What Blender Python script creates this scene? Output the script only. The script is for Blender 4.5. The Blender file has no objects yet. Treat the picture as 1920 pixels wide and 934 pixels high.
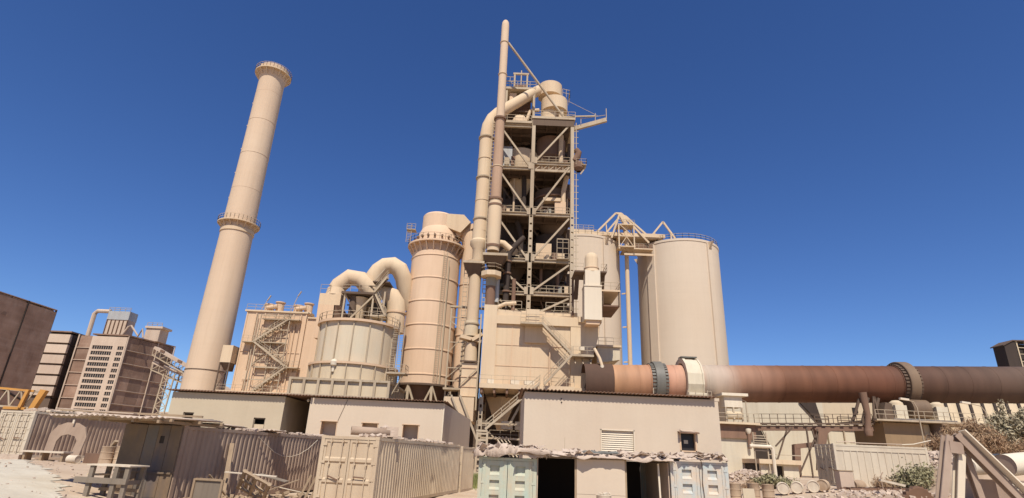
import bpy, math, random
from mathutils import Vector, Matrix, noise
random.seed(7)
S = bpy.context.scene
C = S.collection
rad = math.radians

# ---------------------------------------------------------------- camera
cam_d = bpy.data.cameras.new('camera'); cam = bpy.data.objects.new('camera', cam_d); C.objects.link(cam)
cam_d.sensor_width = 36; cam_d.lens = 1040/1920*36; cam_d.clip_end = 8000; cam_d.clip_start = .1
_p, _r = rad(20.46), rad(2.5)
fw = Vector((0, math.cos(_p), math.sin(_p))); u0 = Vector((0, -math.sin(_p), math.cos(_p))); r0 = Vector((1, 0, 0))
rt = r0*math.cos(_r)+u0*math.sin(_r); up = u0*math.cos(_r)-r0*math.sin(_r)
M = Matrix((rt, up, -fw)).transposed().to_4x4(); M.translation = (0, 0, 2.1)
cam.matrix_world = M
S.camera = cam
# ---------------------------------------------------------------- sky, sun, exposure
SUN_AZ, SUN_EL = rad(1.5), rad(55)
W = bpy.data.worlds.new('World'); S.world = W; W.use_nodes = True
nt = W.node_tree; bg = nt.nodes['Background']
sky = nt.nodes.new('ShaderNodeTexSky'); sky.sky_type = 'NISHITA'; sky.sun_disc = False
sky.sun_elevation = SUN_EL; sky.sun_rotation = math.pi-SUN_AZ
sky.altitude = 1200; sky.air_density = 1.0; sky.dust_density = 0.0; sky.ozone_density = 6.0
hs = nt.nodes.new('ShaderNodeHueSaturation'); hs.inputs['Saturation'].default_value = 1.15; hs.inputs['Hue'].default_value = .511
nt.links.new(sky.outputs[0], hs.inputs['Color']); nt.links.new(hs.outputs[0], bg.inputs[0]); bg.inputs[1].default_value = 0.094
sd = bpy.data.lights.new('sun', 'SUN'); sd.energy = 4.4; sd.angle = rad(.53); sd.color = (1, .95, .87)
so = bpy.data.objects.new('sun', sd); C.objects.link(so)
so.rotation_euler = Vector((math.sin(SUN_AZ)*math.cos(SUN_EL), -math.cos(SUN_AZ)*math.cos(SUN_EL), math.sin(SUN_EL))).to_track_quat('Z', 'Y').to_euler()
S.view_settings.view_transform = 'Standard'; S.view_settings.look = 'None'; S.view_settings.gamma = 1
S.view_settings.exposure = 0.35; S.view_settings.use_curve_mapping = False
S.render.engine = 'CYCLES'

# ---------------------------------------------------------------- materials
def mat(name, col, col2=None, dirt=None, rough=.85, vary=0., big=.12, streak=.5, fine=5., bump=.15, metal=0., dirt_amt=.5, zst=.1, spec=.25, layer=0.):
    m = bpy.data.materials.new(name); m.use_nodes = True; n = m.node_tree; L = n.links; b = n.nodes['Principled BSDF']
    col2 = col2 or tuple(c*.82 for c in col); dirt = dirt or tuple(c*.6 for c in col)
    N = n.nodes.new
    geo = N('ShaderNodeNewGeometry')
    def noi(scale, det, sc=(1, 1, 1), rg=.6):
        mp = N('ShaderNodeMapping'); mp.inputs['Scale'].default_value = sc; L.new(geo.outputs['Position'], mp.inputs[0])
        t = N('ShaderNodeTexNoise'); t.inputs['Scale'].default_value = scale; t.inputs['Detail'].default_value = det; t.inputs['Roughness'].default_value = rg
        L.new(mp.outputs[0], t.inputs[0]); return t.outputs[0]
    def ramp(s, a, c):
        r = N('ShaderNodeMapRange'); r.inputs[1].default_value = a; r.inputs[2].default_value = c; L.new(s, r.inputs[0]); return r.outputs[0]
    def mix(f, a, c, k=1., mode='MIX'):
        x = N('ShaderNodeMix'); x.data_type = 'RGBA'; x.blend_type = mode
        if k != 1.:
            q = N('ShaderNodeMath'); q.operation = 'MULTIPLY'; q.inputs[1].default_value = k; L.new(f, q.inputs[0]); f = q.outputs[0]
        L.new(f, x.inputs[0])
        for i, v in ((6, a), (7, c)):
            if isinstance(v, tuple): x.inputs[i].default_value = (*v, 1)
            else: L.new(v, x.inputs[i])
        return x.outputs[2]
    c = mix(ramp(noi(big, 6), .35, .65), col, col2)
    c = mix(ramp(noi(streak, 5, (1, 1, zst)), .48, .75), c, dirt, dirt_amt)
    if layer: c = mix(ramp(noi(.9, 3, (.05, .05, 1)), .45, .7), c, dirt, layer)
    c = mix(ramp(noi(2.2, 4, (1, 1, .05)), .5, .8), c, tuple(v*.72 for v in dirt), min(.5, dirt_amt*.6))
    f = noi(fine, 4)
    c = mix(ramp(f, .3, .75), c, tuple(min(1, v*1.12) for v in col2), .35)
    if vary:
        oi = N('ShaderNodeObjectInfo'); r = N('ShaderNodeMapRange'); r.inputs[3].default_value = 1-vary; r.inputs[4].default_value = 1+vary; L.new(oi.outputs['Random'], r.inputs[0])
        x = N('ShaderNodeMix'); x.data_type = 'RGBA'; x.blend_type = 'MULTIPLY'; x.inputs[0].default_value = 1; L.new(c, x.inputs[6]); L.new(r.outputs[0], x.inputs[7]); c = x.outputs[2]
    L.new(c, b.inputs['Base Color'])
    b.inputs['Roughness'].default_value = rough; b.inputs['Metallic'].default_value = metal
    b.inputs['Specular IOR Level'].default_value = spec
    if bump:
        bp = N('ShaderNodeBump'); bp.inputs['Strength'].default_value = bump; bp.inputs['Distance'].default_value = .05
        L.new(f, bp.inputs['Height']); L.new(bp.outputs[0], b.inputs['Normal'])
    return m
MT = {}
MT['dust'] = mat('dust_coated_steel', (.60, .47, .31), (.57, .415, .265), (.42, .285, .18), dirt_amt=.36)
MT['pink'] = mat('pinkish_dust', (.61, .435, .285), (.57, .39, .245), (.44, .28, .17), dirt_amt=.36)
MT['tower'] = mat('pale_peach_dust', (.66, .48, .325), (.63, .435, .285), (.50, .33, .205), streak=.7, zst=.06, dirt_amt=.3)
MT['steel'] = mat('cream_structural_steel', (.47, .38, .265), (.39, .30, .20), (.22, .15, .095), fine=3, dirt_amt=.7)
MT['darksteel'] = mat('brown_steel_and_shade', (.15, .10, .066), (.11, .073, .05), (.065, .043, .032))  # brown steel, darkened so tower floors carry interior shade in their colour
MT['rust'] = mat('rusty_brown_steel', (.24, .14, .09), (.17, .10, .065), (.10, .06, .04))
MT['blackbrown'] = mat('black_brown_sheet', (.07, .048, .035), (.05, .036, .028), (.03, .023, .02))
MT['silo'] = mat('silo_concrete', (.60, .485, .36), (.57, .45, .325), (.48, .365, .255), big=.05, streak=.3, bump=.05, dirt_amt=.16, zst=.08, layer=.14)
MT['chim'] = mat('chimney_concrete', (.60, .455, .315), (.57, .415, .28), (.47, .33, .215), big=.06, bump=.06, dirt_amt=.35, zst=.03, layer=.15)
MT['wall'] = mat('sand_plaster', (.49, .40, .275), (.45, .365, .25), (.35, .265, .175), big=.3, streak=.6, bump=.12, dirt_amt=.16, zst=.5)
MT['wallp'] = mat('pink_sand_plaster', (.56, .452, .332), (.53, .42, .305), (.42, .325, .225), big=.25, streak=.5, bump=.12, dirt_amt=.14, zst=.6)
MT['cream'] = mat('pale_cream_wall', (.60, .52, .38), (.55, .47, .34), (.42, .33, .22), big=.08)
MT['mint'] = mat('pale_greenish_wall', (.58, .465, .31), (.53, .42, .28), (.42, .31, .195), big=.1)
MT['tank'] = mat('faded_green_tank_paint', (.60, .475, .325), (.54, .465, .335), (.56, .40, .25), big=.3, streak=.6, dirt_amt=.6, zst=.25)
MT['white'] = mat('cream_white_sheet', (.66, .57, .43), (.62, .52, .385), (.46, .36, .25), dirt_amt=.45)
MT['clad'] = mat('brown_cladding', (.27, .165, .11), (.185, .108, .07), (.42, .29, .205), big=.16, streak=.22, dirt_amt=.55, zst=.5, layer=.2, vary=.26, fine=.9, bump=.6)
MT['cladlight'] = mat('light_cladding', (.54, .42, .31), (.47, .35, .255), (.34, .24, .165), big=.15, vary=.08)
MT['clad2'] = mat('patched_brown_cladding', (.40, .255, .17), (.25, .15, .095), (.52, .37, .265), big=.22, streak=.3, dirt_amt=.6, zst=.6, layer=.3, vary=.3, fine=.8, bump=.8)
MT['glass'] = mat('dark_window', (.035, .03, .028), (.025, .022, .02), (.05, .04, .035), rough=.35, bump=0)
MT['cbeige'] = mat('dusty_beige_container', (.55, .43, .29), (.47, .355, .235), (.33, .225, .14), big=.5, streak=1.2)
MT['cbrown'] = mat('faded_brown_container', (.40, .29, .205), (.33, .23, .16), (.20, .13, .09), big=.4, streak=1.5)
MT['cpink'] = mat('dusty_pink_container', (.57, .485, .36), (.51, .42, .305), (.40, .30, .21), big=.4, streak=1.3)
MT['cblue'] = mat('worn_blue_green_paint', (.45, .42, .30), (.37, .43, .35), (.55, .40, .26), big=1.3, streak=2.2, dirt_amt=.9, zst=.3)
MT['cblue2'] = mat('dusty_blue_paint', (.59, .45, .315), (.38, .44, .43), (.58, .42, .28), big=1.9, streak=2.2, dirt_amt=.9, zst=.3)
MT['shed'] = mat('stained_dark_door', (.22, .145, .085), (.14, .10, .065), (.07, .08, .11), big=.9, streak=1.1, dirt_amt=.7, zst=.3)
MT['shedblue'] = mat('blue_stained_door', (.19, .135, .085), (.13, .115, .10), (.06, .085, .15), big=1.2, streak=1.4, dirt_amt=.9, zst=.3)
MT['track'] = mat('pale_dust_track', (.56, .50, .39), (.50, .43, .32), (.42, .33, .23), big=.5, streak=.9, fine=4, bump=.6, zst=1)
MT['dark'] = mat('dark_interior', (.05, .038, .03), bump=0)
MT['wood'] = mat('weathered_timber', (.40, .30, .19), (.30, .21, .13), (.18, .12, .075), streak=6, fine=20, zst=.3)
MT['woodgrey'] = mat('grey_timber', (.27, .215, .155), (.19, .15, .11), (.11, .085, .06), streak=6, fine=20)
MT['tarp'] = mat('dusty_torn_tarpaulin', (.52, .41, .315), (.45, .345, .26), (.28, .20, .145), big=1.5, streak=3, fine=10, bump=.4, zst=1)
MT['greytarp'] = mat('grey_torn_sheet', (.13, .13, .115), (.19, .18, .155), (.06, .06, .055), fine=8)
MT['stone'] = mat('pale_rubble', (.55, .43, .33), (.46, .35, .26), (.32, .23, .17), big=1.5, streak=3, fine=8, bump=.5, zst=1)
MT['drum'] = mat('dusty_drum', (.46, .34, .225), (.36, .25, .16), (.20, .125, .075), big=1.5, streak=3)
MT['drumwhite'] = mat('white_drum', (.62, .53, .40), (.55, .45, .33), (.33, .23, .15), big=2, streak=3)
MT['black'] = mat('black_plastic', (.045, .048, .055), (.06, .06, .065), (.12, .10, .08), rough=.5)
MT['yellow'] = mat('yellow_paint', (.60, .36, .06), (.52, .30, .05), (.35, .20, .06))
MT['orange'] = mat('orange_crane_paint', (.55, .27, .06), (.48, .23, .06), (.32, .17, .08))
MT['tyre'] = mat('dark_greased_steel', (.12, .118, .10), (.17, .15, .12), (.05, .05, .045), rough=.5)
MT['tyre2'] = mat('rust_brown_ring', (.21, .14, .085), (.16, .105, .065), (.09, .06, .04), rough=.6)
MT['silver'] = mat('bare_sheet_metal', (.42, .42, .40), (.34, .33, .31), (.25, .2, .16), rough=.5)
MT['greyband'] = mat('grey_sleeve', (.31, .28, .22))
MT['beam'] = mat('dusty_brown_beam', (.36, .265, .195), (.29, .205, .15), (.48, .37, .28), big=.8)
MT['bark'] = mat('bark', (.16, .115, .08))
MT['leaf'] = mat('dusty_green_leaf', (.25, .225, .11), (.33, .28, .165), (.18, .165, .075), big=2, bump=0, streak=4, zst=1)
MT['dry'] = mat('dry_twigs', (.42, .29, .175), (.34, .20, .11), (.30, .23, .125), big=1.2, bump=0, streak=2, zst=1)
MT['olive'] = mat('grey_olive_leaf', (.33, .28, .17), (.38, .31, .20), (.25, .21, .125), big=1.5, bump=0, streak=3, zst=1)
MT['grass'] = mat('green_grass', (.16, .19, .05), (.25, .23, .09), (.09, .11, .03), big=2, bump=0)
# ground: pale trodden dust with reddish earth
MT['sand'] = mat('dusty_ground', (.54, .435, .315), (.43, .305, .20), (.35, .24, .15), big=.14, streak=.45, fine=3.5, bump=.6, zst=1, dirt_amt=.6)

def kiln_mat():
    m = mat('kiln_shell', (.3, .18, .12)); n = m.node_tree; L = n.links; b = n.nodes['Principled BSDF']; N = n.nodes.new
    geo = N('ShaderNodeNewGeometry'); sx = N('ShaderNodeSeparateXYZ'); L.new(geo.outputs['Position'], sx.inputs[0])
    t = N('ShaderNodeTexNoise'); t.inputs['Scale'].default_value = .5; t.inputs['Detail'].default_value = 6; L.new(geo.outputs['Position'], t.inputs[0])
    a = N('ShaderNodeMath'); a.operation = 'MULTIPLY_ADD'; a.inputs[1].default_value = 1.4; L.new(t.outputs[0], a.inputs[0]); L.new(sx.outputs[0], a.inputs[2])
    mr = N('ShaderNodeMapRange'); mr.inputs[1].default_value = 10.7; mr.inputs[2].default_value = 80.7; L.new(a.outputs[0], mr.inputs[0])
    cr = N('ShaderNodeValToRGB'); e = cr.color_ramp.elements
    stops = [(14, (.42, .225, .115)), (19, (.39, .20, .11)), (22, (.46, .235, .145)), (26, (.45, .27, .18)), (27.0, (.43, .34, .255)), (29.6, (.40, .295, .22)),
             (31.8, (.29, .16, .10)), (35, (.25, .125, .075)), (37.5, (.165, .072, .038)), (45, (.145, .06, .031)), (51, (.14, .056, .03)), (56, (.092, .046, .028)), (64, (.098, .055, .036)), (78, (.125, .085, .06))]
    for i, (x, c) in enumerate(stops):
        el = e[i] if i < 2 else e.new((x-10)/70)
        el.position = (x-10)/70; el.color = (*c, 1)
    L.new(mr.outputs[0], cr.inputs[0])
    t2 = N('ShaderNodeTexNoise'); t2.inputs['Scale'].default_value = 1.2; t2.inputs['Detail'].default_value = 7
    mp = N('ShaderNodeMapping'); mp.inputs['Scale'].default_value = (.55, .12, .12); L.new(geo.outputs['Position'], mp.inputs[0]); L.new(mp.outputs[0], t2.inputs[0])
    r2 = N('ShaderNodeMapRange'); r2.inputs[1].default_value = .3; r2.inputs[2].default_value = .7; r2.inputs[3].default_value = .8; r2.inputs[4].default_value = 1.16; L.new(t2.outputs[0], r2.inputs[0])
    mx = N('ShaderNodeMix'); mx.data_type = 'RGBA'; mx.blend_type = 'MULTIPLY'; mx.inputs[0].default_value = 1
    L.new(cr.outputs[0], mx.inputs[6]); L.new(r2.outputs[0], mx.inputs[7]); L.new(mx.outputs[2], b.inputs['Base Color'])
    b.inputs['Roughness'].default_value = .65
    return m
MT['kiln'] = kiln_mat()

# ---------------------------------------------------------------- mesh helpers
ORI = {}
V3 = Vector
class MB:
    def __init__(s): s.v = []; s.f = []
    def add(s, vs, fs):
        o = len(s.v); s.v += [tuple(v) for v in vs]; s.f += [tuple(i+o for i in f) for f in fs]; return s
    def box(s, x0, x1, y0, y1, z0, z1):
        return s.add([(x, y, z) for z in (z0, z1) for y in (y0, y1) for x in (x0, x1)], [(0, 2, 3, 1), (4, 5, 7, 6), (0, 1, 5, 4), (2, 6, 7, 3), (0, 4, 6, 2), (1, 3, 7, 5)])
    def obox(s, c, sz, rz=0, rx=0, ry=0):
        m = Matrix.Rotation(rz, 3, 'Z') @ Matrix.Rotation(ry, 3, 'Y') @ Matrix.Rotation(rx, 3, 'X'); c = V3(c)
        vs = [c+m @ V3((x*sz[0]/2, y*sz[1]/2, z*sz[2]/2)) for z in (-1, 1) for y in (-1, 1) for x in (-1, 1)]
        return s.add(vs, [(0, 2, 3, 1), (4, 5, 7, 6), (0, 1, 5, 4), (2, 6, 7, 3), (0, 4, 6, 2), (1, 3, 7, 5)])
    def frame(s, p, q, ref=None):
        d = (V3(q)-V3(p)).normalized(); r = V3(ref) if ref else (V3((0, 0, 1)) if abs(d.z) < .95 else V3((0, 1, 0)))
        a = d.cross(r).normalized(); return d, a, a.cross(d).normalized()
    def bar(s, p, q, w, h=None, ref=None):
        h = h or w; d, a, b = s.frame(p, q, ref); vs = []
        for c in (V3(p), V3(q)):
            vs += [c-a*w/2-b*h/2, c+a*w/2-b*h/2, c+a*w/2+b*h/2, c-a*w/2+b*h/2]
        return s.add(vs, [(0, 3, 2, 1), (4, 5, 6, 7), (0, 1, 5, 4), (1, 2, 6, 5), (2, 3, 7, 6), (3, 0, 4, 7)])
    def ibeam(s, p, q, w, h, t, ref=None):
        d, a, b = s.frame(p, q, ref)
        p, q = V3(p), V3(q)
        s.bar(p+b*(h-t)/2, q+b*(h-t)/2, w, t, ref); s.bar(p-b*(h-t)/2, q-b*(h-t)/2, w, t, ref); s.bar(p, q, t*.7, h-2*t, ref); return s
    def tube(s, p, q, r, n=10, r2=None, caps=True):
        return s.path([p, q], [r, r if r2 is None else r2], n, caps)
    def path(s, pts, r, n=16, caps=True):
        pts = [V3(p) for p in pts]; k = len(pts); r = r if isinstance(r, (list, tuple)) else [r]*k
        d, a, b = s.frame(pts[0], pts[1]); vs = []; T0 = d
        for i, p in enumerate(pts):
            t = (pts[min(i+1, k-1)]-pts[max(i-1, 0)]).normalized()
            q = T0.rotation_difference(t); a = q @ a; b = q @ b; T0 = t
            vs += [p+(a*math.cos(2*math.pi*j/n)+b*math.sin(2*math.pi*j/n))*r[i] for j in range(n)]
        fs = [(i*n+j, i*n+(j+1) % n, (i+1)*n+(j+1) % n, (i+1)*n+j) for i in range(k-1) for j in range(n)]
        if caps: fs += [tuple(reversed(range(n))), tuple(range((k-1)*n, k*n))]
        return s.add(vs, fs)
    def lathe(s, c, prof, n=48, a0=0, a1=2*math.pi):
        full = abs(a1-a0-2*math.pi) < 1e-6; m = n if full else n+1; k = len(prof); vs = []
        for r, z in prof:
            vs += [(c[0]+r*math.cos(a0+(a1-a0)*j/n), c[1]+r*math.sin(a0+(a1-a0)*j/n), c[2]+z) for j in range(m)]
        fs = [(i*m+j, i*m+(j+1) % m, (i+1)*m+(j+1) % m, (i+1)*m+j) for i in range(k-1) for j in range(n)]
        return s.add(vs, fs)
    def ring(s, c, r0, r1, z0, z1, n=48): return s.lathe(c, [(r0, z0), (r1, z0), (r1, z1), (r0, z1), (r0, z0)], n)
    def extr(s, poly, vec):
        n = len(poly); p = [V3(a) for a in poly]; v = V3(vec)
        return s.add(p+[a+v for a in p], [tuple(reversed(range(n))), tuple(range(n, 2*n))]+[(i, (i+1) % n, n+(i+1) % n, n+i) for i in range(n)])
    def rail(s, pts, h=1.1, step=1.6, w=.05):
        pts = [V3(p) for p in pts]
        for p, q in zip(pts, pts[1:]):
            L = (q-p).length; k = max(1, round(L/step))
            for i in range(k+1):
                c = p.lerp(q, i/k); s.bar(c, c+V3((0, 0, h)), w)
            for z in (h, h*.52): s.bar(p+V3((0, 0, z)), q+V3((0, 0, z)), w)
        return s
    def corr(s, p, q, z0, z1, pitch=.28, depth=.045, nrm=None):
        """trapezoid corrugated upright sheet from p to q (2D), bulging towards nrm"""
        p, q = V3((*p, 0)), V3((*q, 0)); L = (q-p).length; u = (q-p)/L; nn = V3((*nrm, 0)); pts = []; k = max(1, round(L/pitch)); w = L/k
        for i in range(k):
            for fx, dp in ((0, 0), (.27, 0), (.45, 1), (.82, 1)): pts.append(p+u*(i+fx)*w+nn*dp*depth)
        pts.append(q)
        m = len(pts); R = 7; vs = []; sd = random.uniform(0, 90)
        for r in range(R+1):
            z = z0+(z1-z0)*r/R; e = 0 if r in (0, R) else 1
            for a in pts:
                t = (a-p).length; dd = -max(0, noise.noise(V3((t*.55+sd, z*.7, sd)))-.3)*.14-.012*max(0, noise.noise(V3((t*2.1, z*2, sd))))
                vs.append(a+nn*dd*e+V3((0, 0, z)))
        return s.add(vs, [(r*m+i, r*m+i+1, (r+1)*m+i+1, (r+1)*m+i) for r in range(R) for i in range(m-1)])
    def build(s, name, m, parent=None, local=False, origin=None, sharp=32, kind=None):
        me = bpy.data.meshes.new(name)
        o = V3(origin) if origin is not None else (V3((0, 0, 0)) if (local or parent is None) else ORI[parent.name])
        me.from_pydata([(a[0]-o[0], a[1]-o[1], a[2]-o[2]) for a in s.v], [], s.f)
        me.materials.append(MT[m]); me.polygons.foreach_set('use_smooth', [True]*len(me.polygons)); me.set_sharp_from_angle(angle=rad(sharp))
        ob = bpy.data.objects.new(name, me); C.objects.link(ob)
        if parent is not None: ob.parent = parent; ORI[ob.name] = ORI[parent.name]
        else: ob.location = o; ORI[ob.name] = o
        if kind: ob['kind'] = kind
        return ob
def tag(o, label, cat, group=None):
    o['label'] = label; o['category'] = cat
    if group: o['group'] = group
    return o
def thing(name, loc, label, cat, group=None, rz=0):
    o = bpy.data.objects.new(name, None); C.objects.link(o); o.location = loc; o.rotation_euler.z = rz; o.empty_display_size = .3
    ORI[o.name] = V3(loc); return tag(o, label, cat, group)
def copy_tree(o, parent=None):
    c = o.copy(); C.objects.link(c)
    if parent is not None: c.parent = parent
    for ch in [x for x in bpy.data.objects if x.parent == o]: copy_tree(ch, c)
    return c
def dup(o, loc, label, rz=0, rx=0, ry=0, sc=1.):
    kids = {}
    for x in bpy.data.objects:
        if x.parent: kids.setdefault(x.parent.name, []).append(x)
    def rec(a, par):
        c = a.copy(); C.objects.link(c)
        if par is not None: c.parent = par
        for ch in kids.get(a.name, []): rec(ch, c)
        return c
    c = rec(o, None); c.location = loc; c.rotation_euler = (rx, ry, rz); c.scale = (sc, sc, sc); c['label'] = label; return c
def ss(a, b, x):
    t = max(0, min(1, (x-a)/(b-a))); return t*t*(3-2*t)
def g(x, y):
    return .85*ss(-8, -20, x)+1.1*ss(8, 20, x)-.5*math.exp(-((x-4.5)/6)**2-((y-24)/6)**2)
def arc(c, r, a0, a1, n, ax=(1, 0, 0), ay=(0, 0, 1)):
    c, ax, ay = V3(c), V3(ax), V3(ay)
    return [c+ax*r*math.cos(a0+(a1-a0)*i/n)+ay*r*math.sin(a0+(a1-a0)*i/n) for i in range(n+1)]
def flight(parent, p, q, depth=1.0, nm='stair_flight', m='steel', rails=True):
    """steel stair flight from p to q (front edge), depth along +Y"""
    p, q = V3(p), V3(q); b = MB(); dy = V3((0, depth, 0))
    for o in (V3((0, 0, 0)), dy): b.bar(p+o, q+o, .09, .3)
    fl = b.build(nm, m, parent)
    n = max(3, int(abs(q.z-p.z)/.3)); t = MB()
    for i in range(1, n):
        c = p.lerp(q, i/n); t.box(c.x-.15, c.x+.15, c.y+.05, c.y+depth-.05, c.z-.02, c.z+.03)
    t.build('treads', m, fl)
    if rails:
        r = MB(); r.rail([p, q], 1.05, 1.3); r.rail([p+dy, q+dy], 1.05, 1.3); r.build('handrail', m, fl)
    return fl
def wall_open(b, x0, x1, z0, z1, y0, y1, ops):
    """wall slab with rectangular openings (xa, xb, za, zb), sorted and not overlapping in x"""
    x = x0
    for xa, xb, za, zb in sorted(ops):
        b.box(x, xa, y0, y1, z0, z1); b.box(xa, xb, y0, y1, z0, za); b.box(xa, xb, y0, y1, zb, z1); x = xb
    b.box(x, x1, y0, y1, z0, z1); return b
def wavy(b, x0, x1, y0, y1, z0, z1, pitch=.27, amp=.05, th=.04):
    n = int((x1-x0)/pitch)*4; pt = []
    for i in range(n+1):
        x = x0+(x1-x0)*i/n; pt.append((x, amp*math.sin(2*math.pi*i/4)))
    vs = []
    for y, z in ((y0, z0), (y1, z1)):
        vs += [(x, y, z+d) for x, d in pt]+[(x, y, z+d-th) for x, d in pt]
    m = n+1; fs = []
    for i in range(n):
        fs += [(i, i+1, 2*m+i+1, 2*m+i), (m+i+1, m+i, 3*m+i, 3*m+i+1), (i+1, i, m+i, m+i+1), (2*m+i, 2*m+i+1, 3*m+i+1, 3*m+i)]
    return b.add(vs, fs)

# ================================================================ THE GROUND
def gz(x, y):
    near = 1 if -40 < x < 40 and 5 < y < 52 else 0
    return g(x, y)+near*(.07*noise.noise(V3((x*.35, y*.35, 0)))+.035*noise.noise(V3((x*1.3, y*1.3, 3))))
def make_track():
    """pale trodden dust lying on the reddish earth at the left"""
    st = .25; b = MB(); idx = {}
    def lim(y): return -7.6-.95*(y-13)+.9*noise.noise(V3((y*.5, 1, 0)))+.5*noise.noise(V3((y*1.7, 4, 0)))
    def vid(i, j):
        if (i, j) not in idx:
            x, y = -40+i*st, 8+j*st; idx[(i, j)] = len(b.v); b.v.append((x, y, gz(x, y)+.02))
        return idx[(i, j)]
    for j in range(96):
        for i in range(150):
            x, y = -40+(i+.5)*st, 8+(j+.5)*st
            if x < lim(y) and y < 31.5+.8*noise.noise(V3((x*.4, 2, 2))): b.f.append((vid(i, j), vid(i+1, j), vid(i+1, j+1), vid(i, j+1)))
    b.build('dust_track', 'track', kind='structure', sharp=180)
def make_ground():
    def axis(lo, hi, step, far):
        a = []; x = lo
        while x <= hi: a.append(x); x += step
        d = step; l, h = [lo], [hi]
        while h[-1] < far: d *= 1.25; h.append(h[-1]+d); l.append(l[-1]-d)
        return sorted(l[1:])+a+h[1:]
    xs = axis(-36, 36, .4, 4000); ys = axis(6, 50, .4, 4000); b = MB(); n = len(xs)
    for y in ys:
        for x in xs:
            z = gz(x, y)
            b.v.append((x, y, z))
    b.f = [(j*n+i, j*n+i+1, (j+1)*n+i+1, (j+1)*n+i) for j in range(len(ys)-1) for i in range(n-1)]
    b.build('ground', 'sand', kind='structure', sharp=180)
make_ground()
make_track()

# ================================================================ FAR LEFT BUILDINGS
def cladding(parent, p, q, z0, z1, nx, nz, m='clad', m2='cladlight', girt=True, out=(1, 0)):
    """brown sheet panels on a receding side wall from p to q (xy), each panel a part"""
    p, q, o = V3((*p, 0)), V3((*q, 0)), V3((*out, 0))
    for i in range(nx):
        a, c = p.lerp(q, i/nx), p.lerp(q, (i+1)/nx); u = (c-a).normalized()*.04
        for k in range(nz):
            za, zb = z0+(z1-z0)*k/nz, z0+(z1-z0)*(k+1)/nz; off = o*random.uniform(.0, .06)
            b = MB(); b.extr([a+u+off+V3((0, 0, za+.04)), c-u+off+V3((0, 0, za+.04)), c-u+off+V3((0, 0, zb-.04)), a+u+off+V3((0, 0, zb-.04))], -o*.1)
            b.build('cladding_panel', m, parent)
    if girt:
        for k in range(nz):
            z = z0+(z1-z0)*k/nz; b = MB(); b.bar(p+o*.2+V3((0, 0, z)), q+o*.2+V3((0, 0, z)), .22, .16); b.build('girt', m2, parent)
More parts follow.
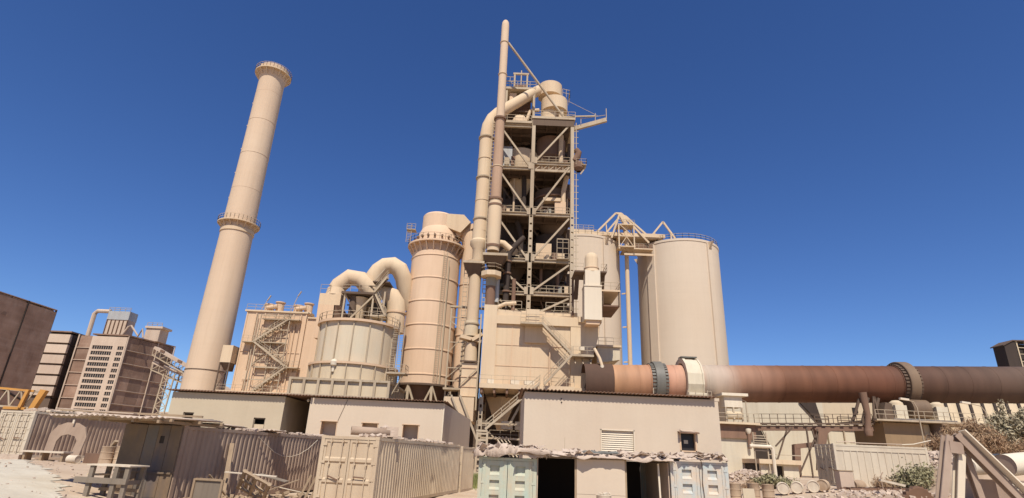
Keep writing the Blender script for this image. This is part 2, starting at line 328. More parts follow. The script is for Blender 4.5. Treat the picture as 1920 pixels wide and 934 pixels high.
def far_left():
    t = thing('clad_mill_building', (-109, 100, 0), 'tall dark brown sheet clad building cut off by the left edge', 'building')
    b = MB(); b.box(-126, -109.6, 88, 133, 0, 30.2); b.build('hall_block', 'clad2', t)
    # yellow-brown receding wall: large panels
    p, q = V3((-109.2, 90, 0)), V3((-110.3, 133, 0))
    for i in range(10):
        a, c = p.lerp(q, i/10), p.lerp(q, (i+1)/10); u = (c-a).normalized()*.12
        zs = [0, 5.2, 9.3, 13.4, 17.6, 21.8, 26.2, 30.6]
        for za, zb in zip(zs, zs[1:]):
            o = V3((random.uniform(.05, .45), 0, 0)); o2 = V3((random.uniform(.05, .45), 0, 0)); bb = MB()
            bb.extr([a+u+o+V3((0, 0, za+.06)), c-u+o2+V3((0, 0, za+.06)), c-u+o2*.5+V3((0, 0, zb-.06)), a+u+o*.6+V3((0, 0, zb-.06))], (-.3, 0, 0)); bb.build('cladding_panel', 'clad2', t)
    for i in range(0, 11, 2):
        a = p.lerp(q, i/10); bb = MB(); bb.bar((a.x+.5, a.y, 0), (a.x+.5, a.y, 30.8), .3); bb.build('downpipe', 'blackbrown', t)
    bb = MB(); bb.bar((p.x+.6, p.y, 21.5), (q.x+.6, q.y, 9.0), .35); bb.build('slanting_duct', 'blackbrown', t)
    bb = MB(); bb.box(-109.5, -109.0, 112, 115, 13.5, 15.6); bb.build('wall_hatch', 'cladlight', t)
    bb = MB(); bb.box(-126.3, -109.5, 87.8, 133.0, 30.65, 30.8); bb.build('roof', 'clad2', t)

    # stacked storey block with pale bands
    t = thing('banded_storey_building', (-145, 190, 0), 'brown building whose front is banded in six pale panels above dark gaps', 'building')
    x0, x1, xf = -153.5, -145.3, -141.5
    b = MB(); b.box(x0, x1-.6, 185.6, 200, 0, 34.3); b.build('core', 'darksteel', t)
    for k in range(6):
        z = 14.2+k*3.4; b = MB(); b.box(x0, x1, 185, 185.9, z, z+2.75); b.build('front_panel', 'cladlight', t)
        b = MB(); b.box(x1-.6, x1-.05, 186, 199.5, z-.6, z+2.7); b.build('side_panel', 'darksteel', t)
    b = MB(); b.box(x0, x1, 185, 186, 0, 13.2); b.build('plinth', 'darksteel', t)
    b = MB(); b.box(x0-.3, x1+.3, 184.6, 200, 34.6, 35.0); b.build('roof', 'clad', t)
    # the brown middle wing and the windowed block
    t = thing('windowed_storey_building', (-125, 190, 0), 'tall block with fourteen rows of small dark windows and brown clad side', 'building')
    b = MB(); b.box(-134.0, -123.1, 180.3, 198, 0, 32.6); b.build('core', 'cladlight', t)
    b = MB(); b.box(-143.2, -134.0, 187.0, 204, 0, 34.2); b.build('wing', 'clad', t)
    for k in range(7):
        za = 5.8+k*4.05; b = MB(); b.box(-143.0, -134.4, 186.6, 186.99, za+.1, za+3.95); b.build('wing_panel', 'clad', t)
        b = MB(); b.box(-143.2, -134.2, 186.3, 186.6, za-.08, za+.1); b.build('girt', 'cladlight', t)
    b = MB(); b.box(-143.6, -143.2, 186.2, 186.6, 0, 34.4); b.build('downpipe', 'cladlight', t)
    fr = MB(); ops = []
    for k in range(14):
        z = 30.0-k*1.78
        ops.append((z-1.15, z))
    # front skin with recessed strips
    zs = [33.0]
    for za, zb in ops: zs += [zb, za]
    zs.append(0)
    for i in range(0, len(zs), 2): fr.box(-134.2, -122.9, 180, 180.29, zs[i+1], zs[i])
    for za, zb in ops:
        for xa, xb in ((-134.2, -133.4), (-126.9, -125.3), (-123.4, -122.9)): fr.box(xa, xb, 180, 180.29, za, zb)
    fr.build('front_skin', 'cladlight', t)
    for za, zb in ops:
        for xa, xb, n in ((-133.4, -126.9, 9), (-125.3, -123.4, 3)):
            w = MB(); w.box(xa, xb, 180.21, 180.29, za, zb); wo = w.build('window_strip', 'glass', t)
            mu = MB()
            for i in range(n+1):
                x = xa+(xb-xa)*i/n; mu.box(x-.06, x+.06, 180.12, 180.2, za, zb)
            mu.build('mullions', 'cladlight', wo, kind='stuff')
    p, q = (-123.0, 180.2), (-118.6, 199)
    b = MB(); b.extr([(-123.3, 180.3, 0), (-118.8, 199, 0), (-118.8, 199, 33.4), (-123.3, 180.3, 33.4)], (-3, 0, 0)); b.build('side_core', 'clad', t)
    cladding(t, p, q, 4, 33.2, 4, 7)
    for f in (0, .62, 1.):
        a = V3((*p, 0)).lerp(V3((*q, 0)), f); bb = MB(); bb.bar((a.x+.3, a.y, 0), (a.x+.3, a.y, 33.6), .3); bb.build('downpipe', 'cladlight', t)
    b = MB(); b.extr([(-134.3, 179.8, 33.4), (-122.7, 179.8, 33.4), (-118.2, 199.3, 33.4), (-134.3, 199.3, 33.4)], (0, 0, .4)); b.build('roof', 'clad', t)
    # rooftop equipment
    t = thing('rooftop_filter', (-134, 192, 34), 'ribbed filter box with grey louvred head and bent duct on the roof', 'filter')
    b = MB(); b.box(-138.6, -131.2, 190, 194, 33.5, 40.6); b.build('casing', 'cladlight', t)
    for i in range(6):
        x = -138.4+i*1.4; bb = MB(); bb.box(x, x+.2, 189.6, 190, 33.5, 40.6); bb.build('rib', 'rust', t)
    b = MB(); b.box(-138.6, -131.2, 189.8, 194.2, 40.6, 43.6); b.build('louvred_head', 'silver', t)
    b = MB(); b.path([(-144.2, 191, 34.3), (-144.2, 191, 42.6), (-143.3, 191, 43.6), (-138.8, 191, 43.6)], .7, 8); b.build('duct', 'cladlight', t)
    b = MB(); b.rail([(-138.6, 189.8, 43.6), (-131.2, 189.8, 43.6)], 1.2, 2, .12); b.build('railing', 'steel', t)
    t = tag(MB().path([(-128.2, 184, 33.5), (-126.4, 184, 37.2), (-125.6, 184, 37.6), (-122.4, 184, 34.2), (-121.6, 184, 36.6), (-120.7, 184, 33.8)], .32, 8).build('roof_pipe', 'cladlight', origin=(-125, 184, 33.6)), 'thin zigzag pipe on the roof of the windowed block', 'pipe')
    t = thing('rooftop_vent_house', (-118.5, 194, 33.8), 'small beige ventilator house at the right end of the windowed block roof', 'vent house')
    b = MB(); b.box(-124.3, -119.4, 190, 195, 33.8, 38.2); b.build('casing', 'cladlight', t)
    b = MB(); b.box(-124.6, -118.6, 189.6, 195.4, 38.2, 38.9); b.build('hood', 'cladlight', t)
    b = MB(); b.rail([(-124.3, 190, 38.9), (-119.2, 190, 38.9)], 1.2, 2, .12); b.build('railing', 'steel', t)
far_left()

def conveyors():
    for k, (p, q, lab) in enumerate((((-94, 150, 25.3), (-68, 150, 13.2), 'upper of two inclined conveyor galleries behind the tall chimney'), ((-94, 151, 21.6), (-68, 151, 12.6), 'lower of two inclined conveyor galleries behind the tall chimney'))):
        t = thing('conveyor_gallery', (p[0], p[1], 0), lab, 'conveyor', 'inclined conveyors by the chimney')
        p, q = V3(p), V3(q)
        MB().bar(p, q, 2.4, .7).build('belt_cover', 'cladlight', t)
        b = MB(); dz = V3((0, 0, -2.0))
        for dy in (-1.1, 1.1):
            o = V3((0, dy, 0)); b.bar(p+dz+o, q+dz+o, .25)
            n = 12
            for i in range(n):
                a, c = p.lerp(q, i/n)+o, p.lerp(q, (i+1)/n)+o
                b.bar(a+dz, c, .14); b.bar(a, a+dz, .14)
        b.build('truss', 'steel', t)
        for i in range(5):
            c = p.lerp(q, (i+.5)/5); MB().bar(c+V3((-.6, -1.3, .5)), c+V3((.6, -1.3, .1)), .2, .5).build('idler_hood', 'rust', t)
    t = thing('conveyor_trestle', (-88.5, 150, 0), 'lattice steel trestle carrying the conveyors beside the windowed block', 'trestle')
    for x in (-90.2, -87.4):
        for y in (148.9, 151.1): MB().bar((x, y, 0), (x+.6, y, 18.6), .3).build('leg', 'steel', t)
    b = MB()
    for i in range(7):
        z = i*2.6; b.bar((-90.2, 148.9, z), (-87.0, 148.9, z+2.6), .15); b.bar((-87.2, 148.9, z), (-90.0, 148.9, z+2.6), .15); b.bar((-90.2, 148.9, z), (-87.2, 148.9, z), .15)
    b.build('bracing', 'steel', t)
    t = thing('distant_shed', (-100, 190, 0), 'low pale shed far off beyond the conveyor trestle', 'shed')
    MB().box(-112, -96, 190, 200, 0, 10.5).build('wall', 'cream', t); MB().box(-112.5, -95.5, 189.6, 200.4, 10.5, 11).build('roof', 'cladlight', t)
conveyors()

# ================================================================ CHIMNEY
def chimney():
    c = (-61.1, 115, 0)
    t = thing('tall_chimney', c, 'tall beige round concrete chimney with two ring platforms', 'chimney')
    prof = [(3.72, 0), (3.66, 13), (3.55, 25), (3.42, 37), (3.3, 47.6), (3.1, 62), (2.98, 76), (2.93, 85.6), (3.05, 86.8), (3.45, 87.9), (3.45, 89.5), (2.6, 89.5), (2.5, 85)]
    MB().lathe(c, prof, 72).build('shaft', 'chim', t)
    for nm, z, r1, rr in (('lower_platform', 47.6, 4.35, 3.2), ('top_platform', 87.8, 4.2, 3.3)):
        pl = MB().ring(c, rr, r1, z, z+.25, 48).build(nm, 'dust', t)
        b = MB()
        for i in range(16):
            a = 2*math.pi*i/16; ca, sa = math.cos(a), math.sin(a); b.bar((c[0]+rr*ca, c[1]+rr*sa, z-1.1), (c[0]+(r1-.1)*ca, c[1]+(r1-.1)*sa, z), .2)
        b.build('brackets', 'dust', pl, kind='stuff')
        MB().rail([(c[0]+r1*math.cos(2*math.pi*i/32), c[1]+r1*math.sin(2*math.pi*i/32), z+.25) for i in range(33)], 1.1, 2, .06).build('railing', 'dust', pl)
    MB().ring(c, 3.6, 3.72, 15.6, 15.75, 48).build('hoop_band', 'darksteel', t)
    MB().ring(c, 3.3, 3.5, 45.6, 46.4, 48).build('collar', 'dust', t)
    # small step brackets up the left flank
    a = rad(196)
    for k in range(12):
        z = 10+k*6.3; r = 3.72-.0093*z; x, y = c[0]+r*math.cos(a), c[1]+r*math.sin(a); MB().obox((x, y, z), (.3, .25, .22), a).build('step_bracket', 'dust', t)
    for z in (22, 31, 40, 56, 65, 74, 82): MB().ring(c, 2.5, 3.745-.0095*z, z, z+.07, 64).build('pour_joint', 'chim', t)
    MB().bar((c[0]+3, c[1]+2, 16.2), (-50.5, 112, 16.8), .07).build('pipe_stay', 'dust', t)
chimney()

# ================================================================ BAG FILTER BLOCK
def bagfilter():
    t = thing('bag_filter_house', (-42, 105, 0), 'large pinkish beige box shaped filter house with zigzag stairs', 'filter house')
    y = 104
    MB().box(-49.9, -38.4, y, 118, 6, 25.9).build('main_casing', 'pink', t)
    MB().box(-38.35, -31.0, y+.15, 118, 6, 25.0).build('side_casing', 'pink', t)
    MB().box(-50.2, -38.2, y-.3, 118, 25.9, 26.2).build('roof', 'dust', t)
    MB().box(-38.2, -30.8, y-.15, 118, 25.0, 25.25).build('side_roof', 'dust', t)
    for x in (-49.7, -46.3, -43.8, -40.9, -38.5, -35.2): MB().box(x-.1, x+.1, y-.14, y, 6, 25.8).build('stiffener', 'pink', t)
    for z in (11.2, 18.3): MB().box(-49.8, -38.5, y-.1, y, z, z+.12).build('seam', 'pink', t)
    MB().rail([(-50, y-.2, 26.2), (-38.4, y-.2, 26.2)], 1.1, 1.6, .06).build('roof_railing', 'steel', t)
    for x, z in ((-48.2, 13.2), (-44.2, 12.8), (-42.2, 13), (-39.6, 13.2), (-36.6, 13)):
        MB().box(x, x+1.1, y-.3, y, z, z+1.6).build('access_hatch', 'pink', t)
    MB().box(-51.5, -30, y-2.2, y, 10.6, 11.0).build('walkway', 'dust', t)
    MB().rail([(-51.5, y-2.2, 11), (-30, y-2.2, 11)], 1.0, 1.6, .05).build('walkway_railing', 'steel', t)
    st = thing('filter_house_stair', (-44, 102, 0), 'zigzag steel stairway on the face of the pinkish filter house', 'staircase')
    yy = y-1.5
    pts = [(-45.6, yy, 11), (-40.2, yy, 15.6), (-46.9, yy, 20.0), (-41.2, yy, 24.4)]
    for p, q in zip(pts, pts[1:]): flight(st, p, q, 1.0)
    for p, w in ((pts[1], 2.2), (pts[2], -2.2), (pts[3], 2.0)):
        x0, x1 = sorted((p[0], p[0]+w)); MB().box(x0, x1, yy, yy+1.5, p[2]-.15, p[2]).build('landing', 'steel', st)
        MB().rail([(x0, yy, p[2]), (x1, yy, p[2])], 1.05, 1.2).build('landing_railing', 'steel', st)
    for x in (-46.5, -41.0):
        MB().bar((x, yy+.2, 7), (x, yy+.2, 25.2), .16).build('post', 'steel', st)
    b = MB(); b.bar((-46.5, yy+.2, 15.6), (-41, yy+.2, 20), .1); b.bar((-46.5, yy+.2, 25), (-41, yy+.2, 25), .12); b.build('brace', 'steel', st)
    for x in (-47.4, -44.0, -42.4): MB().bar((x, yy+.9, 8), (x, yy+.9, 25.4), .14).build('rear_post', 'steel', st)
    for k, z in enumerate((13.2, 15.4, 17.8, 20.0, 22.4, 24.4)): MB().box(-46.6+.2*(k % 2), -41.2, yy+.5, yy+.6, z-.09, z+.09).build('ledger', 'steel', st)
    for z in (15.6, 20.0, 24.4):
        MB().box(-46.2, -41.3, yy+.7, yy+1.4, z-.12, z).build('rear_walkway', 'steel', st); MB().rail([(-46.2, yy+.7, z), (-41.3, yy+.7, z)], 1.05, 1.0).build('walkway_railing', 'steel', st)
    for p, q in (((-46.9, 16), (-43.6, 20)), ((-41.2, 15.8), (-43.6, 20)), ((-46.9, 20.4), (-43.8, 24.6))): MB().bar((p[0], yy+1.3, p[1]), (q[0], yy+1.3, q[1]), .14).build('wall_brace', 'steel', st)
    for x, z0, z1 in ((-40.3, 11, 23.5), (-39.4, 11, 25.6), (-47.9, 11.5, 25.6)): MB().tube((x, y-.2, z0), (x, y-.2, z1), .12, 8).build('wall_pipe', 'pink', st)
    # roof fans
    for i, (x, lab) in enumerate(((-46.0, 'left fan unit with two drums on the filter house roof'), (-40.4, 'right fan unit with two drums on the filter house roof'))):
        f = thing('roof_fan', (x, 106, 26.2), lab, 'fan', 'fans on the filter house roof')
        MB().lathe((x-.7, 106, 26.2), [(.85, 0), (.85, 1.5), (1.0, 1.5), (1.0, 1.7), (0, 1.75)], 20).build('drum', 'pink', f)
        MB().lathe((x+1.3, 106, 26.2), [(.75, 0), (.75, 2.0), (.95, 2.0), (.95, 2.2), (0, 2.25)], 20).build('drum', 'pink', f)
        MB().tube((x-.7, 105.2, 27), (x+1.2, 105.2, 27.4), .45, 12).build('duct', 'pink', f)
        MB().box(x-1.9, x+2.3, 105, 107, 26.2, 26.45).build('base_frame', 'dust', f)
    for x, z1, lab in ((-47.6, 29.3, 'short lamp pole at the left end of the filter house roof'), (-41.9, 30.4, 'taller leaning lamp pole on the filter house roof')):
        b = MB(); b.bar((x, 104.5, 26.2), (x+.9, 104.5, z1-1), .1); b.bar((x+.9, 104.5, z1-1), (x+1.4, 104.5, z1), .3, .12); tag(b.build('lamp_pole', 'steel', origin=(x, 104.5, 26.2)), lab, 'lamp pole', 'lamp poles on the filter house')
    t = thing('dust_bin', (-51, 103, 0), 'small pale bin on steel legs beside the chimney foot', 'bin')
    MB().box(-52.0, -50.1, 102, 105, 15.9, 19.0).build('bin_body', 'dust', t)
    MB().extr([(-52, 102, 15.9), (-50.1, 102, 15.9), (-50.7, 103, 14.6), (-51.4, 103, 14.6)], (0, 2, 0)).build('hopper', 'darksteel', t)
    for x in (-51.9, -50.2):
        for yy2 in (102.1, 104.9): MB().bar((x, yy2, 0), (x, yy2, 15.9), .2).build('leg', 'darksteel', t)
    MB().bar((-51.9, 102.1, 11), (-50.2, 102.1, 15), .12).build('brace', 'darksteel', t)
bagfilter()

# ================================================================ ROUND TANK AND ITS DUCTS
def tank():
    c = (-23.0, 85, 0)
    t = thing('round_ribbed_tank', c, 'wide round tank with vertical ribs and faded greenish panels', 'tank')
    MB().lathe(c, [(5.75, 13.6), (5.75, 19.7), (0, 20.4)], 64).build('drum', 'tank', t)
    for i in range(16):
        a = 2*math.pi*(i+.3)/16; MB().obox((c[0]+5.83*math.cos(a), c[1]+5.83*math.sin(a), 16.6), (.24, .16, 6.0), a).build('rib', 'steel', t)
    MB().ring(c, 5.7, 6.2, 19.5, 19.85, 64).build('rim', 'pink', t)
    MB().rail([(c[0]+6.1*math.cos(2*math.pi*i/28), c[1]+6.1*math.sin(2*math.pi*i/28), 19.85) for i in range(29)], 1.1, 2, .06).build('railing', 'steel', t)
    MB().lathe(c, [(6.3, 11.0), (6.3, 13.3), (5.8, 13.35)], 64).build('skirt', 'mint', t)
    MB().ring(c, 6.0, 6.6, 13.3, 13.6, 64).build('skirt_ring', 'pink', t)
    for i in range(20):
        a = 2*math.pi*(i+.3)/20; MB().obox((c[0]+6.4*math.cos(a), c[1]+6.4*math.sin(a), 12.2), (.32, .12, 2.2), a).build('gusset', 'steel', t)
    # plinth frame
    x0, x1, y0, y1 = -29.8, -15.9, 78, 92
    MB().box(x0+.4, x1-.4, y0+.35, y1, 0, 10.8).build('plinth', 'mint', t)
    MB().box(x0, x1, y0, y1, 10.8, 11.1).build('plinth_deck', 'steel', t)
    for i in range(8):
        x = x0+(x1-x0-.35)*i/7; MB().box(x, x+.35, y0, y0+.34, 0, 10.8).build('plinth_post', 'steel', t)
    for i in range(1, 7):
        yy = y0+(y1-y0)*i/7; MB().box(x1-.39, x1-.05, yy, yy+.3, 0, 10.8).build('plinth_post', 'steel', t)
    MB().box(x0, x1, y0-.05, y0, 8.6, 8.9).build('plinth_rail', 'steel', t)
    b = MB(); b.lathe((c[0]-1.2, 78.7, 12.9), [(0, -.1), (.45, .1), (.5, .6), (.3, .9), (0, 1)], 12); b.tube((c[0]-1.2, 78.7, 12.1), (c[0]-1.2, 78.7, 12.9), .18); b.build('vent_valve', 'white', t)
    # cage ladder at right with landing
    lad = MB()
    xa, ya = -16.6, 82.0
    for s in (-.35, .35): lad.bar((xa+s, ya-.5, 8), (xa+s, ya-.5, 21), .08)
    for i in range(40): lad.bar((xa-.35, ya-.5, 8+i*.32), (xa+.35, ya-.5, 8+i*.32), .05)
    for i in range(12): lad.path([(xa-.35, ya-.5, 9+i), (xa-.35, ya-1.2, 9+i), (xa+.35, ya-1.2, 9+i), (xa+.35, ya-.5, 9+i)], .035, 5)
    lad.build('cage_ladder', 'steel', t)
    l2 = MB()
    for s in (-.35, .35): l2.bar((-15.6+s, 81, 10), (-15.6+s, 81, 19.5), .09)
    for i in range(28): l2.bar((-15.95, 81, 10+i*.34), (-15.25, 81, 10+i*.34), .05)
    l2.build('ladder', 'steel', t)
    MB().box(-17.0, -14.3, 79.6, 82, 12.3, 12.5).build('side_landing', 'steel', t)
    MB().rail([(-17, 79.6, 12.5), (-14.3, 79.6, 12.5), (-14.3, 82, 12.5)], 1.1, 1.2).build('landing_railing', 'steel', t)
    MB().bar((-16.2, 80, 9), (-14.6, 80, 12.3), .14).build('landing_brace', 'steel', t)
    # ---- ducts above the tank
    d = thing('small_gas_elbow', (-28, 90, 20), 'angular round duct elbow rising from a box over the ribbed tank', 'duct')
    MB().box(-31.2, -27.7, 88.4, 91.4, 24.0, 25.9).build('inlet_box', 'dust', d)
    MB().extr([(-31.2, 88.4, 24), (-31.2, 91.4, 24), (-31.0, 91.4, 18.5), (-31.0, 88.4, 18.5)], (2.6, 0, 0)).build('box_lower', 'pink', d)
    MB().extr([(-28.4, 88.4, 24), (-27.7, 88.4, 24), (-25.9, 90, 21.4), (-26.1, 91, 19.4), (-28.4, 89, 19)], (0, 2.6, 0)).build('side_box', 'rust', d)
    MB().lathe((-29.1, 90, 25.9), [(1.7, 0), (1.45, 1.3)], 20).build('transition', 'dust', d)
    MB().path([(-29.1, 90, 27.1), (-28.8, 90, 27.8), (-27.2, 90, 29.3), (-25.3, 90, 29.0), (-23.9, 90, 27.6), (-22.8, 90.4, 25.9)], [1.4, 1.4, 1.4, 1.4, 1.4, 1.2], 20).build('elbow', 'dust', d)
    MB().rail([(-31.2, 88.4, 25.9), (-29.6, 88.4, 25.9)], 1.5, 1.2).build('railing', 'steel', d)
    d = thing('large_gas_elbow', (-21, 92, 20), 'large round duct arching up and over towards the ringed tower', 'duct')
    MB().path([(-23.9, 92, 28.3), (-23.7, 92, 29.9), (-22.9, 92, 31.3), (-21.9, 92, 32.2), (-20.6, 92, 32.4), (-19.4, 92, 31.7), (-18.6, 92.5, 30.2), (-18.2, 93, 28), (-17.6, 94, 25)], [1.5, 1.55, 1.55, 1.5, 1.5, 1.5, 1.45, 1.3, 1.0], 24).build('elbow', 'dust', d)
    MB().lathe((-23.9, 92, 0), [(1.55, 28.4), (1.9, 28.2), (1.9, 27.9), (1.45, 27.9), (1.6, 26), (.5, 22)], 24).build('cyclone_cone', 'dust', d)
    d = thing('lower_gas_elbow', (-19.5, 90, 20), 'pale round elbow bending down beside the cage ladder of the ribbed tank', 'duct')
    MB().path([(-21.4, 89.5, 25.8), (-20.6, 89.5, 26.6), (-19.7, 89.5, 26.2), (-18.9, 89.5, 25.0), (-18.6, 89.5, 23.4), (-18.5, 89.5, 20)], [1.1, 1.4, 1.5, 1.55, 1.55, 1.5], 20).build('elbow', 'dust', d)
    MB().ring((-18.55, 89.5, 23.2), 1.5, 1.68, 0, .3, 24).build('flange', 'pink', d)
    f = thing('cyclone_platform_frame', (-24, 88, 20), 'braced steel platform frame standing on the tank under the ducts', 'platform frame')
    z0, z1, yf = 20.0, 26.2, 87
    for x in (-26.6, -22.0, -20.2):
        for y in (87, 90.5): MB().bar((x, y, z0), (x, y, z1 if x > -26 else 25.9), .28).build('column', 'steel', f)
    MB().box(-27.2, -21.6, 86.7, 90.8, 25.6, 25.95).build('deck', 'darksteel', f)
    MB().bar((-26.6, 86.9, z0), (-22.0, 86.9, 25.4), .25).build('brace', 'steel', f)
    MB().bar((-26.6, 86.9, 25.4), (-24.4, 86.9, 22.4), .2).build('brace', 'darksteel', f)
    MB().box(-22.3, -19.6, 86.4, 90, 22.0, 22.2).build('deck', 'steel', f); MB().box(-22.3, -19.6, 86.4, 90, 27.6, 27.8).build('deck', 'darksteel', f)
    flight(f, (-19.7, 86.4, 22.2), (-21.6, 86.4, 25.6), .9); flight(f, (-21.8, 86.2, 25.9), (-20.0, 86.2, 28.6), .9)
    MB().rail([(-27.2, 86.7, 25.95), (-21.6, 86.7, 25.95)], 1.1, 1.4).build('railing', 'steel', f)
    MB().rail([(-22.3, 86.4, 22.2), (-19.6, 86.4, 22.2)], 1.1, 1.3).build('railing', 'steel', f)
    for x, z0, z1 in ((-25.6, 20, 28.4), (-24.0, 20, 29), (-21.2, 20, 28.8)): MB().bar((x, 90.9, z0), (x, 90.9, z1), .2).build('rear_post', 'darksteel', f)
    for z in (22.6, 24.2, 27.6): MB().bar((-26.6, 88.8, z), (-20.2, 88.8, z), .18).build('tie_beam', 'darksteel', f)
    MB().bar((-22.0, 86.7, 25.6), (-20.2, 86.7, 22.2), .16).build('brace', 'darksteel', f); MB().bar((-22.2, 86.6, 27.7), (-20.6, 86.6, 30), .14).build('brace', 'steel', f)
    MB().box(-22.6, -20.4, 88.2, 90.2, 22.3, 24.6).build('rotary_valve', 'blackbrown', f); MB().tube((-25.4, 88, 22), (-25.4, 88, 25.5), .6, 14).build('drop_tube', 'darksteel', f)
    MB().box(-26.4, -23.4, 87.5, 89.5, 20.6, 21.5).build('fan_casing', 'tyre', f)
    MB().lathe((-24.6, 89, 19.8), [(.4, 0), (1.5, 5.6)], 20).build('dust_cone', 'dust', f)
tank()

# ================================================================ RINGED CONDITIONING TOWER
def condtower():
    c = (-13.65, 95, 0)
    t = thing('ringed_cooling_tower', c, 'pinkish round tower with stiffening rings and bell shaped top', 'tower')
    R = 4.3
    MB().lathe(c, [(R, 12.4), (R, 35.2), (R-.15, 35.3), (R-.15, 37.2)], 64).build('shell', 'tower', t)
    for z in (13.9+4.1*i for i in range(6)):
        MB().lathe(c, [(R, z-.16), (R+.1, z-.06), (R+.1, z+.1), (R, z+.16)], 64).build('stiffening_ring', 'tower', t)
    pl = MB().ring(c, R-.2, 5.25, 36.7, 37.0, 48).build('ring_platform', 'tower', t)
    b = MB()
    for i in range(24):
        a = 2*math.pi*i/24; ca, sa = math.cos(a), math.sin(a); b.bar((c[0]+4.2*ca, c[1]+4.2*sa, 35.2), (c[0]+5.1*ca, c[1]+5.1*sa, 36.7), .22)
    b.build('brackets', 'tower', pl, kind='stuff')
    MB().rail([(c[0]+5.2*math.cos(2*math.pi*i/32), c[1]+5.2*math.sin(2*math.pi*i/32), 37) for i in range(33)], 1.15, 2, .055).build('railing', 'steel', pl)
    MB().lathe(c, [(3.9, 37.0), (3.8, 38.0), (3.45, 39.4), (2.9, 40.6), (2.6, 41.0)], 48).build('bell', 'tower', t)
    no = MB()
    for i in range(20):
        a = 2*math.pi*i/20; no.obox((c[0]+4.0*math.cos(a), c[1]+4.0*math.sin(a), 38.1), (.5, .3, .35), a)
    no.build('nozzles', 'rust', t, kind='stuff')
    MB().lathe((c[0]-.1, c[1], 0), [(2.2, 40.2), (2.95, 40.3), (2.95, 42.9), (2.7, 43.2), (0, 43.3)], 48).build('cap', 'tower', t)
    for i in range(5):
        cg = MB(); x = c[0]-5.0
    cg = MB()
    for s in (-.4, .4): cg.bar((c[0]-4.9+s, c[1]-2.6, 37), (c[0]-4.9+s, c[1]-2.6, 40.5), .07)
    for i in range(11): cg.bar((c[0]-5.3, c[1]-2.6, 37.2+i*.3), (c[0]-4.5, c[1]-2.6, 37.2+i*.3), .05)
    cg.box(c[0]-5.4, c[0]-3.8, c[1]-2.8, c[1]-1.2, 39.4, 39.55); cg.rail([(c[0]-5.4, c[1]-2.8, 39.55), (c[0]-3.8, c[1]-2.8, 39.55)], 1.0, .8)
    cg.build('cage_ladder', 'steel', t)
    lad = MB(); a = rad(-62); x, y = c[0]+(R+.35)*math.cos(a), c[1]+(R+.35)*math.sin(a)
    for s in (-.3, .3): lad.bar((x+s, y, 13), (x+s, y, 35), .09)
    for i in range(60): lad.bar((x-.3, y, 13.2+i*.36), (x+.3, y, 13.2+i*.36), .045)
    lad.build('ladder', 'steel', t)
    MB().tube((x+.7, y+.25, 12.4), (x+.7, y+.25, 33.5), .13, 8).build('riser_pipe', 'steel', t)
    MB().ring(c, 3.8, 5.2, 12.1, 12.4, 48).build('base_ring', 'darksteel', t)
    MB().lathe(c, [(4.2, 12.2), (2.6, 9.0), (1, 6.5)], 40).build('bottom_cone', 'rust', t)
    for i in range(8):
        a = 2*math.pi*(i+.5)/8; x, y = c[0]+4.9*math.cos(a), c[1]+4.9*math.sin(a)
        lg = MB().bar((x, y, 0), (x, y, 12.1), .4).build('leg', 'steel', t)
        for s in (-1, 1):
            a2 = a+s*.3; MB().bar((x, y, 12.0), (c[0]+4.9*math.cos(a2), c[1]+4.9*math.sin(a2), 8.6), .26).build('strut', 'steel', lg)
    # outlet duct from the cap, over and down
    d = thing('cooling_tower_outlet_duct', (-7.8, 95, 0), 'square elbow duct from the bell top turning down into a round pipe', 'duct')
    MB().extr([(-12.6, 92.6, 43.0), (-9.0, 92.6, 42.9), (-7.7, 92.6, 41.5), (-9.4, 92.6, 39.4), (-12.2, 92.6, 40.4)], (0, 3.4, 0)).build('elbow_box', 'dust', d)
    MB().bar((-8.9, 94.9, 40.6), (-8.4, 94.9, 39.9), 3.7, 2.8, ref=(0, 1, 0)).build('flange_band', 'pink', d)
    MB().path([(-8.9, 94.9, 40.7), (-8.1, 94.9, 39.6), (-7.7, 94.9, 38.0), (-7.7, 94.9, 34), (-7.7, 94.9, 12)], [1.5, 1.5, 1.45, 1.35, 1.3], 24).build('downpipe', 'pink', d)
    for z in (21, 30): MB().ring((-7.7, 94.9, z), 1.28, 1.45, 0, .25, 24).build('flange', 'pink', d)
    MB().box(-10.4, -4.6, 97.2, 97.6, 11, 23).build('dark_backing_screen', 'blackbrown', t)  # added dark backing, closes the sky gaps beside the downcomer
    MB().tube((-9.0, 96, 8), (-9.0, 96, 22.5), .75, 16).build('rear_riser', 'darksteel', t)
    # pipe support frame to the right of the tower
    f = thing('pipe_bridge', (-9, 88, 0), 'light steel pipe bridge frame beside the ringed tower', 'frame')
    for x in (-9.3, -7.2): MB().bar((x, 87.5, 0), (x, 87.5, 24.5 if x < -9 else 20), .22).build('post', 'steel', f)
    b = MB()
    b.bar((-9.6, 87.5, 24.4), (-4.0, 87.5, 24.2), .45, .3); b.build('top_beam', 'steel', f)
    for z in (22.6, 18.6, 14.6, 12.6): MB().bar((-9.3, 87.5, z), (-4.6, 87.5, z), .14).build('rail_beam', 'steel', f)
    for p, q in (((-9.3, 13), (-5, 17)), ((-9.3, 22), (-6, 19.5)), ((-9.3, 17), (-6.3, 20.5))): MB().bar((p[0], 87.4, p[1]), (q[0], 87.4, q[1]), .12).build('brace', 'steel', f)
    MB().tube((-6.9, 88.6, 5), (-6.9, 88.6, 21), .35, 12).build('pipe', 'dust', f)
    MB().box(-9.6, -4.2, 86.6, 89.5, 11.2, 11.5).build('deck', 'steel', f)
condtower()

